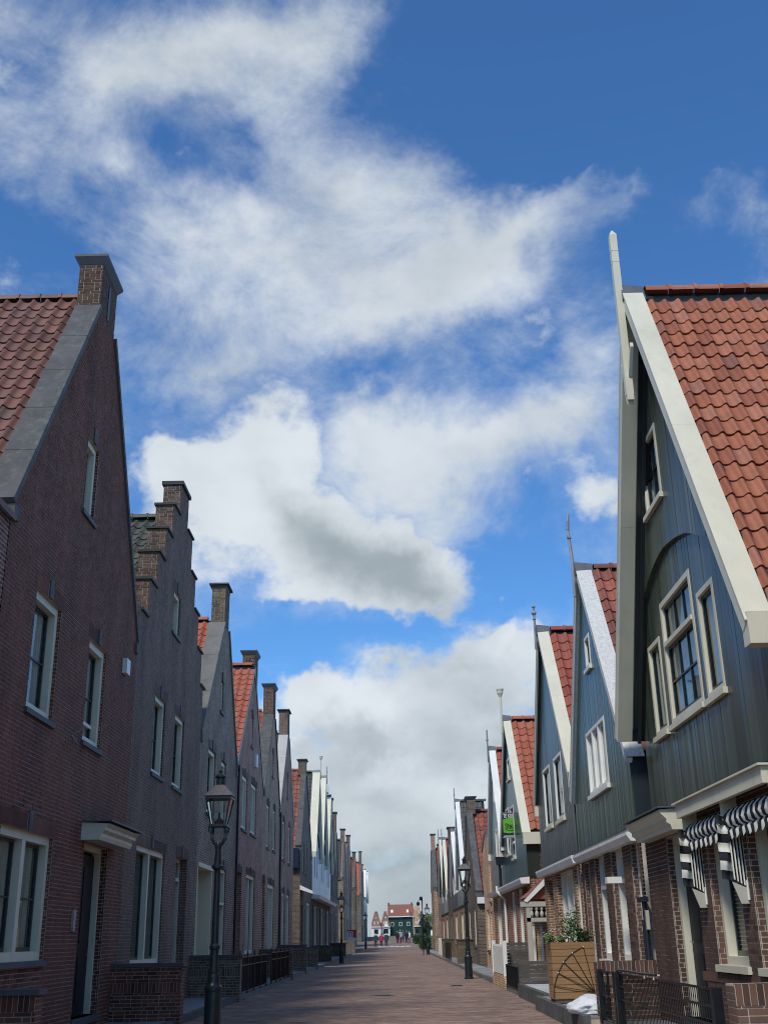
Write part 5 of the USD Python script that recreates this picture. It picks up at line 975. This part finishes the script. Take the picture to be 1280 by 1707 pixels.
# ---------------------------------------------------------------- street lamps
def street_lamp(x, a, label, s=1.0, first=[None]):
    z = float(ground_z(a)); F = Frame(0, 0, 0)
    if first[0] is not None:
        path = numbered('/World', 'street_lamp'); X = UsdGeom.Xform.Define(stage, path); X.AddTranslateOp().Set(Gf.Vec3d(x, a, z)); X.AddRotateZOp().Set(RNG.uniform(-15, 15))
        X.GetPrim().GetReferences().AddInternalReference(first[0].path + '_model'); X.GetPrim().SetInstanceable(True); meta(X.GetPrim(), label, 'street lamp'); return
    class T: pass
    model = '/World/street_lamp_model'; UsdGeom.Xform.Define(stage, model); stage.GetPrimAtPath(model).SetSpecifier(Sdf.SpecifierClass)
    th = T(); th.f = F; th.path = '/World/street_lamp'; T.__str__ = lambda q: model
    MB().lathe([(.175, 0), (.175, .05), (.145, .08), (.14, .70), (.155, .72), (.155, .77), (.12, .80), (.10, .86), (.105, .92), (.085, .97), (.10, 1.02), (.075, 1.10), (.07, 1.36), (.092, 1.38), (.092, 1.42), (.062, 1.46)], 0, 0, 18).build('base', 'lamp_iron', th, smooth=35)
    MB().lathe([(.064, 1.44), (.050, 2.66), (.07, 2.68), (.105, 2.70), (.105, 2.74), (.07, 2.76), (.065, 2.80), (.05, 3.02), (.06, 3.04), (.06, 3.10), (.04, 3.14)], 0, 0, 16).build('pole', 'lamp_iron', th, smooth=35)
    for k in range(4):
        c, s_ = math.cos(k*math.pi/2 + math.pi/4), math.sin(k*math.pi/2 + math.pi/4)
        MB().tube([[0.03*c, 0.03*s_, 3.06], [0.10*c, 0.10*s_, 3.11], [0.16*c, 0.16*s_, 3.20], [0.17*c, 0.17*s_, 3.30], [0.15*c, 0.15*s_, 3.42]], 0.015, 6).build('bracket', 'lamp_iron', th)
    b0, b1, z0, z1 = 0.13, 0.215, 3.44, 3.88
    m = MB().box(-.16, .16, -.16, .16, 3.40, 3.44)
    for sx in (-1, 1):
        for sy in (-1, 1):
            m.hexa([[sx*b0 - .012, sy*b0 - .012, z0], [sx*b0 + .012, sy*b0 - .012, z0], [sx*b0 + .012, sy*b0 + .012, z0], [sx*b0 - .012, sy*b0 + .012, z0], [sx*b1 - .014, sy*b1 - .014, z1], [sx*b1 + .014, sy*b1 - .014, z1], [sx*b1 + .014, sy*b1 + .014, z1], [sx*b1 - .014, sy*b1 + .014, z1]])
            m.lathe([(.003, 3.30), (.018, 3.33), (.012, 3.36), (.02, 3.40)], sx*.15, sy*.15, 8)
    for q in ((-b1, b1, -b1 - .015, -b1 + .015), (-b1, b1, b1 - .015, b1 + .015), (-b1 - .015, -b1 + .015, -b1 + .015, b1 - .015), (b1 - .015, b1 + .015, -b1 + .015, b1 - .015)): m.box(*q, z1, z1 + .05)
    lan = m.build('lantern', 'lamp_iron', th)
    for k, (ux, uy) in enumerate(((1, 0), (0, 1), (-1, 0), (0, -1))):
        def P(b, z, t): return [ux*b - uy*t*b, uy*b + ux*t*b, z]
        MB().add([P(b0, z0, -1), P(b0, z0, 1), P(b1, z1, 1), P(b1, z1, -1)], [[0, 1, 2], [0, 2, 3]]).build('pane', 'window_glass', lan)
    m = MB().hexa([[-.25, -.25, z1 + .05], [.25, -.25, z1 + .05], [.25, .25, z1 + .05], [-.25, .25, z1 + .05], [-.085, -.085, z1 + .25], [.085, -.085, z1 + .25], [.085, .085, z1 + .25], [-.085, .085, z1 + .25]])
    roof = m.build('lantern_roof', 'lamp_roof', th)
    MB().lathe([(.075, z1 + .24), (.075, z1 + .38), (.10, z1 + .39), (.10, z1 + .41), (.06, z1 + .45), (.03, z1 + .47), (.035, z1 + .51), (.005, z1 + .53)], 0, 0, 14).build('chimney', 'lamp_iron', roof, smooth=35)
    MB().lathe([(.085, 3.44), (.085, 3.50), (.05, 3.53), (.02, 3.56), (.02, 3.64), (.004, 3.66)], 0, 0, 12).build('burner', 'burner_red', lan, smooth=35)
    first[0] = th; th.path = '/World/street_lamp'
    return street_lamp(x, a, label, s)
street_lamp(-3.12, 20.4, 'nearest black street lamp with glass lantern, at the left')
street_lamp(-3.52, 76.8, 'second black street lamp of the left row, small before the brown walls')
street_lamp(2.72, 45.0, 'black street lamp on the right before the brown tiled roof')
street_lamp(2.92, 108.0, 'street lamp on the right beside the pole with dark spotlights')
street_lamp(-3.78, 148.5, 'third street lamp on the left, near the walking people')
street_lamp(3.3, 150.0, 'thin distant street lamp at the hedge on the right')
street_lamp(2.9, 215.0, 'farthest street lamp, before the dark green house')
PF = Frame(0, 2.45, 106.0); pt = Thing('spotlight_pole', PF, 'thin pole with two dark spotlights at the right end of the street', 'pole')
MB().tube([[2.45, 106, 0], [2.45, 106, 4.9]], 0.045, 8).build('pole', 'black_iron', pt)
MB().tube([[2.45, 106, 4.75], [2.25, 106, 4.75], [2.05, 106, 4.4]], 0.02, 5).build('arm', 'black_iron', pt)
for x, z in ((2.35, 4.75), (2.08, 4.30)): MB().lathe([(.02, z + .2), (.12, z + .14), (.15, z), (.10, z - .14), (.02, z - .16)], x, 106, 10).build('spotlight', 'black_iron', pt)

# ---------------------------------------------------------------- signs and markings
SF = Frame(0, 4.16, 40.0, 0.0); st_ = Thing('sale_board', SF, 'green and navy sale board sticking out from the teal gable', 'sign')
MB().box(3.82, 4.32, 40.0, 40.03, 4.70, 5.50).build('board', 'sign_navy', st_)
bd = Part(st_.path + '/board', SF)
poly = sg.Polygon([(3.835, 4.86)] + [(3.835 + .47*t, 5.27 + .06*math.sin(math.pi*(.15 + .7*t)) + .03*t) for t in np.linspace(0, 1, 9)] + [(4.305, 4.90)] + [(4.305 - .47*t, 4.90 - .05*math.sin(math.pi*t) - .04*t) for t in np.linspace(0.1, 0.9, 7)])
m = MB(); g = trimesh.creation.extrude_polygon(poly, .006, engine='earcut'); v = np.asarray(g.vertices); m.add(np.c_[v[:, 0], 39.999 - v[:, 2], v[:, 1]], np.asarray(g.faces)).build('green_field', 'sign_green', bd)
def lettering(text, h, x, z, a, material, parent, bold=True, wide=None, name='lettering'):
    t = meshkit.text_mesh(text, h, 0.004, bold); v = np.asarray(t.vertices); k = (wide/(v[:, 0].max() - v[:, 0].min())) if wide else 1.0
    MB().add(np.c_[x + (v[:, 0] - v[:, 0].min())*k, a - v[:, 2], z + v[:, 1]], np.asarray(t.faces)).build(name, material, parent)
lettering('TE KOOP', 0.125, 3.85, 5.355, 39.998, 'sign_white', bd, True, 0.45)
lettering('Steur', 0.17, 3.90, 4.99, 39.990, 'sign_navy', bd, True, 0.38)
m = MB(); arc = [[3.90 + .40*t, 39.986, 4.965 - .045*math.sin(math.pi*t)] for t in np.linspace(0, 1, 10)]; m.tube(arc, .008, 5).build('swoosh', 'sign_navy', bd)
MB().box(3.84, 4.30, 39.994, 39.999, 4.722, 4.745).build('text_band', 'sign_white', bd)
MB().box(3.80, 4.34, 39.985, 40.04, 5.50, 5.53).box(3.80, 4.34, 39.985, 40.04, 4.67, 4.70).build('sign_frame', 'zinc', bd)
NF = Frame(0, -4.35, 112.0); nt = Thing('street_sign', NF, 'small red-edged sign with a white arch shape by the dark walls on the left', 'sign')
MB().tube([[-4.2, 112.05, 0], [-4.2, 112.05, 1.35]], .05, 6).build('post', 'white_paint', nt)
nb = MB().box(-4.6, -3.75, 112.0, 112.03, 1.35, 2.25).build('board', 'sign_white', nt)
MB().box(-4.03, -3.75, 111.985, 111.999, 1.55, 2.25).box(-4.6, -4.031, 111.985, 111.999, 2.13, 2.25).build('red_edge', 'sign_red', nb)
MB().tube([[-4.42, 111.97, 1.62], [-4.42, 111.97, 1.95], [-4.36, 111.97, 2.04], [-4.24, 111.97, 2.04], [-4.17, 111.97, 1.95], [-4.17, 111.97, 1.62]], .035, 5).build('arch_mark', 'sign_red', nb)
mb = MB()
for k in range(6):
    x = -2.3 + k*.72; z = float(ground_z(160))
    mb.add([[x, 158.6, z - .02], [x + .6, 158.6, z - .02], [x + .3, 155.5, float(ground_z(155.5)) + .012]], [[0, 2, 1]])
mb.add([[-2.5, 158.6, float(ground_z(158.6)) + .012], [2.1, 158.6, float(ground_z(158.6)) + .012], [2.1, 160.5, float(ground_z(160.5)) + .014], [-2.5, 160.5, float(ground_z(160.5)) + .014]], [[0, 1, 2], [0, 2, 3]])
def cover(x, y, label, round_=True):
    F = Frame(0, x, y); th = Thing('drain_cover', F, label, 'drain cover')
    if round_: MB().lathe([(.34, .004), (.34, .012), (.30, .012), (.30, .008), (.005, .008)], x, y, 24).build('frame', 'lamp_iron', th); [MB().box(x - .22, x + .22, y + d - .02, y + d + .02, .0085, .016).build('rib', 'lamp_iron', th) for d in (-.18, -.09, 0, .09, .18)]
    else: MB().box(x - .2, x + .2, y - .25, y + .25, .004, .012).build('frame', 'lamp_iron', th); [MB().box(x - .15, x + .15, y + d - .015, y + d + .015, .0125, .018).build('rib', 'lamp_iron', th) for d in (-.18, -.09, 0, .09, .18)]
cover(1.95, 39.0, 'dark square drain grate in the paving near the right lamp', False); cover(-0.4, 33.5, 'round iron manhole cover in the middle of the street')
solo('road_marking', mb, 'road_marking', W0, 'worn white marking across the street before the walkers', 'road marking', kind='structure')

# ---------------------------------------------------------------- planter, plants, bag
def leaf_cloud(mb, c, rx, ry, rz, n, size, rng, shape=lambda p: True, flat=False):
    for _ in range(n):
        while True:
            p = np.array([rng.uniform(-1, 1), rng.uniform(-1, 1), rng.uniform(-1, 1)])
            if p @ p <= 1 and shape(p): break
        p = p*[rx, ry, rz] + c; d = np.array([rng.gauss(0, 1), rng.gauss(0, 1), rng.gauss(0, .6)]); d /= np.linalg.norm(d); e = np.cross(d, [rng.gauss(0, 1), rng.gauss(0, 1), rng.gauss(0, 1)]); e /= np.linalg.norm(e); s = size*rng.uniform(.6, 1.3)
        mb.add([p - d*s, p + e*s*.38, p + d*s, p - e*s*.38], [[0, 1, 2], [0, 2, 3]])
PX0, PX1, PA0, PA1, PZ0, PZ1 = 3.00, 3.84, 23.0, 23.7, 0.34, 1.36
TF = Frame(0, 3.42, PA0); pl = Thing('planter', TF, 'tall square planter of honey-coloured boards with a wire fan on its front', 'planter')
n = 8; d = (PZ1 - PZ0)/n
for i in range(n):
    z0, z1 = PZ0 + i*d + .004, PZ0 + (i+1)*d - .004; j = RNG.uniform(-.004, .004)
    MB().box(PX0, PX1, PA0 + j, PA0 + .03, z0, z1).build('board', 'plank_oak', pl)
    MB().box(PX0, PX0 + .03, PA0 + .032, PA1, z0, z1).build('board', 'plank_oak', pl)
MB().box(PX1 - .03, PX1, PA0 + .032, PA1, PZ0, PZ1).box(PX0 + .032, PX1 - .032, PA1 - .03, PA1, PZ0, PZ1).build('back_board', 'plank_oak', pl)
MB().box(PX0 + .03, PX1 - .03, PA0 + .03, PA1 - .03, PZ1 - .10, PZ1 - .06).build('soil', 'earth', pl)
MB().box(PX0 + .02, PX1 - .02, PA0 + .02, PA1 - .02, 0.27, PZ0 - .004).build('foot', 'plank_grey', pl)
base = np.array([PX1 - .06, PA0 - .015, PZ0 + .12]); tips = [np.array([PX0 + .01, PA0 - .015, PZ0 + .24]), np.array([PX0 + .10, PA0 - .015, PZ0 + .47]), np.array([PX0 + .22, PA0 - .015, PZ0 + .66]), np.array([PX0 + .40, PA0 - .015, PZ0 + .82]), np.array([PX0 + .62, PA0 - .015, PZ0 + .93])]
tr = MB()
for k, t in enumerate(tips): tr.tube([base + [-.02*k*0, 0, 0], (base + t)/2 + [0, -.01, 0], t], .007, 5)
for a, b in zip(tips[:-1], tips[1:]): tr.tube([a, b], .006, 5)
trp = tr.tube([[PX0 + .0, PA0 - .015, PZ0 + .02], tips[0], tips[1]], .006, 5).build('wire_fan', 'black_iron', pl)
for t in tips[1:]: MB().lathe([(.003, t[2] - .014), (.014, t[2]), (.003, t[2] + .014)], t[0], t[1] - .012, 6).build('clip', 'white_paint', trp)
rng = random.Random(21)
def plant(cx, ca, z0, h, r, nleaf, size, leaf, label, flower=None, nf=0, stems=6, cat='plant'):
    F = Frame(0, cx, ca, z0); th = Thing('plant', F, label, cat); sm, lm, fm = MB(), MB(), MB()
    for k in range(stems):
        tx, ta, tz = cx + rng.uniform(-r, r)*.8, ca + rng.uniform(-r, r)*.6, z0 + h*rng.uniform(.6, 1.0)
        sm.tube([[cx + rng.uniform(-.1, .1)*r*3, ca, z0 - .05], [(cx*1 + tx)/2, (ca + ta)/2, z0 + (tz - z0)*.55], [tx, ta, tz]], .006, 4)
        leaf_cloud(lm, np.array([tx, ta, tz - h*.18]), r*.40, r*.38, h*.30, nleaf//stems, size, rng)
        for _ in range(nf//stems): 
            q = np.array([tx + rng.gauss(0, r*.25), ta - rng.uniform(.0, .12), tz + rng.gauss(0, h*.16)]); fm.lathe([(.004, q[2] - .006), (.018, q[2]), (.004, q[2] + .007)], q[0], q[1], 6)
    leaf_cloud(lm, np.array([cx, ca, z0 + h*.28]), r*.9, r*.7, h*.30, nleaf//2, size, rng)
    sm.build('stem', 'leaf_pale', th); lm.build('foliage', leaf, th, kind='stuff')
    if fm.v: fm.build('flowers', flower, th, kind='stuff')
plant(3.12, 23.25, 1.28, .26, .22, 300, .035, 'leaf_pale', 'low daisies with white flowers spilling over the planter corner', 'flower_white', 24)
plant(3.46, 23.30, 1.28, .70, .24, 420, .032, 'leaf_green', 'tall bushy green plant in the middle of the wooden planter', 'flower_yellow', 6, 11)
plant(3.70, 23.25, 1.28, .36, .20, 300, .035, 'leaf_green', 'green plant with pale blooms at the right of the planter', 'flower_white', 8)
# crumpled white bag
bm_ = trimesh.creation.icosphere(subdivisions=4, radius=1.0); v = np.asarray(bm_.vertices).copy()
nn = meshkit.fbm(v*1.7 + 5, 4, 3); v *= (0.78 + 0.5*nn)[:, None]; cr = meshkit.noise(v*5.5, 8); v *= (1 + .10*np.abs(cr - .5))[:, None]
v = v*[.36, .46, .19]; v[:, 2] = np.maximum(v[:, 2], -.07); v += [3.22, 20.2, .345]
solo('bag', MB().add(v, bm_.faces), 'bag_white', Frame(0, 3.22, 20.2, .27), 'crumpled white bag lying on the slabs behind the black fence', 'bag', smooth=50)

# ---------------------------------------------------------------- the far end of the street
E0 = 262.0; ZE = 1.75
FF = Frame(0, 1.2, E0, ZE); fh = Thing('timber_house', FF, 'dark green house with red roof closing the street', 'house')
MB().box(-1.55, 3.95, E0, E0 + 8, ZE, ZE + 4.1).build('wall', 'timber_teal', fh)
rf = MB().hexa([[-1.7, E0 - .3, ZE + 4.15], [4.1, E0 - .3, ZE + 4.15], [4.1, E0 + 8.3, ZE + 4.15], [-1.7, E0 + 8.3, ZE + 4.15], [-1.7, E0 + 3.9, ZE + 6.75], [4.1, E0 + 3.9, ZE + 6.75], [4.1, E0 + 4.1, ZE + 6.75], [-1.7, E0 + 4.1, ZE + 6.75]]).build('roof', 'tile_salmon', fh)
for x in (-1.45, 3.75): MB().box(x - .2, x + .2, E0 + 3.6, E0 + 4.4, ZE + 6.6, ZE + 7.15).build('chimney', 'masonry_dark', rf)
for x in (-.75, 2.75): MB().hexa([[x - .24, E0 + .9, ZE + 4.95], [x + .24, E0 + .9, ZE + 4.95], [x + .24, E0 + .9, ZE + 5.0], [x - .24, E0 + .9, ZE + 5.0], [x - .24, E0 + 1.6, ZE + 5.48], [x + .24, E0 + 1.6, ZE + 5.48], [x + .24, E0 + 1.6, ZE + 5.58], [x - .24, E0 + 1.6, ZE + 5.58]]).build('roof_light', 'sign_white', rf)
MB().box(-1.7, 4.1, E0 - .4, E0 - .02, ZE + 3.98, ZE + 4.2).build('gutter', 'white_paint', fh)
for x in (-.7, 1.15, 2.85):
    q = MB().box(x - .33, x + .33, E0 - .08, E0 - .002, ZE + 2.1, ZE + 2.95).build('window', 'white_paint', fh)
    MB().box(x - .22, x + .22, E0 - .1, E0 - .081, ZE + 2.2, ZE + 2.85).build('pane', 'sash_paint', q)
def far_gable(x0, x1, a, z0, ze, zr, label, mat_, low, trim='white_paint', barge=None):
    F = Frame(0, (x0 + x1)/2, a, z0); th = Thing('gable_house', F, label, 'house'); c = (x0 + x1)/2; e = (x1 - x0)
    def pr(poly, a0, a1):
        g = trimesh.creation.extrude_polygon(poly, a1 - a0, engine='earcut'); v = np.asarray(g.vertices); return MB().add(np.c_[v[:, 0], a1 - v[:, 2], v[:, 1]], np.asarray(g.faces))
    pr(sg.Polygon([(x0, z0 + 1.9), (x1, z0 + 1.9), (x1, ze), (c + e*.26, ze + (zr - ze)*.55), (c + e*.13, zr), (c - e*.13, zr), (c - e*.26, ze + (zr - ze)*.62), (x0, ze)]), a, a + 6).build('wall', mat_, th)
    MB().box(x0 - .02, x1 + .02, a - .05, a + 6, z0, z0 + 1.88).build('lower_wall', low, th)
    MB().box(x0 - .1, x1 + .1, a - .3, a, z0 + 1.89, z0 + 2.05).build('cornice', trim, th)
    q = MB().box(c - .45, c + .45, a - .09, a - .055, z0 + .55, z0 + 1.5).build('window', 'sash_paint', th)
    for s in (-1, 1): MB().box(c + s*e*.18 - .09, c + s*e*.18 + .09, a - .04, a - .002, z0 + 2.5, z0 + 3.1).build('window', trim, th)
    MB().box(c - .08, c + .08, a - .04, a - .002, z0 + 3.7, z0 + 3.95).build('window', trim, th)
    if barge:
        for s in (-1, 1): MB().hexa([[c, a - .2, zr + .1], [c, a - .2, zr - .25], [c + s*e*.56, a - .2, ze - .35], [c + s*e*.56, a - .2, ze], [c, a, zr + .1], [c, a, zr - .25], [c + s*e*.56, a, ze - .35], [c + s*e*.56, a, ze]]).build('barge_board', barge, th)
far_gable(-5.25, -3.25, 258, 1.75, 4.5, 6.95, 'distant brick bell gable over a white shop front, left of two', 'masonry_rust', 'white_paint')
far_gable(-3.2, -1.25, 259, 1.75, 4.5, 6.95, 'distant brick bell gable over a white shop front, right of two', 'masonry_rust', 'white_paint')
far_gable(-2.35, -1.62, 250, 1.75, 4.2, 4.6, 'narrow white house front beside the dark green house', 'white_paint', 'white_paint')
far_gable(4.15, 5.5, 262, 1.75, 7.6, 8.1, 'tan house with white edge right of the dark green house', 'masonry_tan', 'masonry_grey')
far_gable(5.1, 7.4, 256, 1.75, 4.7, 6.5, 'dark green gable with white barge behind the trees', 'timber_teal', 'timber_teal', barge='white_paint')
def tree(x, a, h, r, label, name='tree', mat_='leaf_green'):
    z = float(ground_z(a)); F = Frame(0, x, a, z); th = Thing(name, F, label, 'tree'); rg = random.Random(int(x*10 + a))
    tk = MB().tube([[x, a, z - .1], [x + .05, a, z + h*.35], [x, a, z + h*.8]], [.16, .12, .04], 7)
    for k in range(5): an = rg.uniform(0, 6.3); tk.tube([[x, a, z + h*.3], [x + r*.4*math.cos(an), a + r*.4*math.sin(an), z + h*.55], [x + r*.75*math.cos(an), a + r*.75*math.sin(an), z + h*.75]], [.07, .05, .02], 5)
    tk.build('trunk', 'bark', th); lm = MB()
    for k in range(14):
        an, rr, hh = rg.uniform(0, 6.3), r*rg.uniform(.1, .75), rg.uniform(.35, .9); leaf_cloud(lm, np.array([x + rr*math.cos(an), a + rr*math.sin(an), z + h*hh]), r*.38, r*.38, h*.13, 90, .14, rg)
    lm.build('crown', mat_, th, kind='stuff')
tree(5.4, 235, 4.2, 1.3, 'leafy green tree behind the hedge at the right end'); tree(6.4, 222, 4.2, 1.5, 'pale green tree leaning over the hedge', mat_='leaf_pale'); tree(5.3, 205, 3.0, 1.2, 'low bushy tree by the last house on the right')
def hedge(x0, x1, a0, a1, h, label):
    F = Frame(0, (x0 + x1)/2, a0, float(ground_z(a0))); th = Thing('hedge', F, label, 'hedge'); z = float(ground_z((a0 + a1)/2)); rg = random.Random(int(a0))
    MB().box(x0 + .12, x1 - .12, a0 + .12, a1 - .12, z - .3, z + h - .12).build('core', 'hedge_leaf', th); lm = MB()
    for _ in range(2600):
        f_ = rg.random(); x, a, zz = rg.uniform(x0, x1), rg.uniform(a0, a1), z + rg.uniform(0, h)
        if f_ < .3: zz = z + h + rg.uniform(-.12, .06)
        elif f_ < .6: x = x0 + rg.uniform(-.06, .12)
        else: a = a0 + rg.uniform(-.06, .12)
        leaf_cloud(lm, np.array([x, a, zz]), .03, .03, .03, 1, .07, rg)
    lm.build('foliage', 'hedge_leaf', th, kind='stuff')
hedge(3.0, 4.2, 140, 150, 1.25, 'dark clipped hedge beyond the last house of the right row'); hedge(2.6, 4.4, 170, 182, 1.1, 'farther clipped hedge towards the dark green house')
solo('grass_verge', sheet(3.0, 14, [136.5, 150, 165, 180, 200, 220, 240, 250], 0.03).box(-1.6, 0.6, 252, 261, ZE, ZE + .12).box(0.62, 4.0, 255, 261, ZE, ZE + .12), 'grass', W0, 'strip of green grass at the end of the street', 'grass', kind='stuff')

# ---------------------------------------------------------------- people
def person(x, a, h, coat, legs, label, hair='hair_dark', skirt=0.0, walk=0.22, turn=1, bag=None):
    import manifold3d as mf
    z = float(ground_z(a)); F = Frame(0, x, a, z); th = Thing('person', F, label, 'person'); s = h/1.75
    def sph(p, r): return mf.Manifold.sphere(r*s, 12).translate([x + p[0]*s, a + p[1]*s, z + p[2]*s])
    def chain(ps): return [mf.Manifold.batch_hull([sph(p, r), sph(q, t)]) for (p, r), (q, t) in zip(ps[:-1], ps[1:])]
    def mesh_of(parts, L=0.05, it=6):
        m = parts[0]
        for q in parts[1:]: m = m + q
        m = m.refine_to_length(L).to_mesh(); t = trimesh.Trimesh(m.vert_properties[:, :3], m.tri_verts, process=False); trimesh.smoothing.filter_taubin(t, iterations=it); return np.asarray(t.vertices), np.asarray(t.faces)
    wk = walk*turn
    L = [((-.09, 0, .92), .095), ((-.10, wk*.5, .50), .06), ((-.10, wk*.55 - .02, .09), .042), ((-.10, wk*.55 - .14, .045), .04)]
    R = [((.09, 0, .92), .095), ((.10, -wk*.35, .50), .06), ((.10, -wk*.8, .10), .042), ((.10, -wk*.8 - .13, .045), .04)]
    LA = [((-.19, 0, 1.40), .055), ((-.25, -wk*.3, 1.13), .045), ((-.24, -wk*.6 - .05, .90), .034), ((-.24, -wk*.65 - .06, .82), .038)]
    RA = [((.19, 0, 1.40), .055), ((.25, wk*.3, 1.13), .045), ((.24, wk*.4 - .05, .90), .034), ((.24, wk*.42 - .06, .82), .038)]
    T = [((-.1, 0, .95), .11), ((.1, 0, .95), .11)]; T2 = [((-.12, 0, 1.35), .10), ((.12, 0, 1.35), .10)]
    torso = [mf.Manifold.batch_hull([sph(*q) for q in T + T2])]; neck = chain([((0, 0, 1.40), .06), ((0, -.01, 1.52), .052)])
    head = [mf.Manifold.batch_hull([sph((0, -.01, 1.67), .088), sph((0, -.035, 1.60), .07), sph((0, .02, 1.66), .085)]), sph((0, -.125, 1.63), .018), sph((-.09, 0, 1.64), .022), sph((.09, 0, 1.64), .022)]
    v, t = mesh_of(chain(L) + chain(R) + chain(LA) + chain(RA) + torso + neck + head); MB().add(v, t).build('body', 'skin', th, smooth=60)
    grow = lambda c, d: [(p, r + d) for p, r in c]
    cz = .78 - skirt
    v, t = mesh_of([mf.Manifold.batch_hull([sph((-.11, 0, cz), .12), sph((.11, 0, cz), .12)] + [sph(p, r + .03) for p, r in T2 + T])] + chain(grow(LA[:3], .022)) + chain(grow(RA[:3], .022))); MB().add(v, t).build('coat', coat, th, smooth=60)
    v, t = mesh_of(chain(grow(L[:3], .02)) + chain(grow(R[:3], .02))); MB().add(v, t).build('trousers', legs, th, smooth=60)
    v, t = mesh_of([mf.Manifold.batch_hull([sph((0, .03, 1.70), .09), sph((0, .05, 1.60), .075), sph((0, .0, 1.72), .085)])]); MB().add(v, t).build('hair', hair, th, smooth=60)
    v, t = mesh_of(chain(grow(L[2:], .012)) + chain(grow(R[2:], .012))); MB().add(v, t).build('shoes', 'trouser_dark', th, smooth=60)
for p in [(-2.72, 160, 1.70, 'coat_teal', 'trouser_dark', 'person in a dark green jacket, left of the one in pink'), (-1.98, 160, 1.68, 'coat_pink', 'trouser_dark', 'person in a bright pink coat walking near the left wall'), (-1.28, 159, 1.74, 'coat_teal', 'trouser_dark', 'person in dark clothes walking right of the pink coat'),
          (0.25, 176, 1.75, 'coat_black', 'trouser_dark', 'person in black at the left of the far group'), (0.68, 178, 1.82, 'coat_grey', 'trouser_red', 'person in a pale grey top and reddish trousers in the far group'), (1.10, 182, 1.70, 'coat_blue', 'trouser_dark', 'person in a blue jacket at the centre of the far group'), (1.62, 177, 1.76, 'coat_black', 'trouser_dark', 'person in a black jacket right of the blue one'), (2.0, 178, 1.66, 'coat_white', 'trouser_tan', 'person in a white jacket at the right of the far group')]:
    person(*p, hair='hair_grey' if 'grey' in p[5] else 'hair_dark', turn=RNG.choice((-1, 1)))
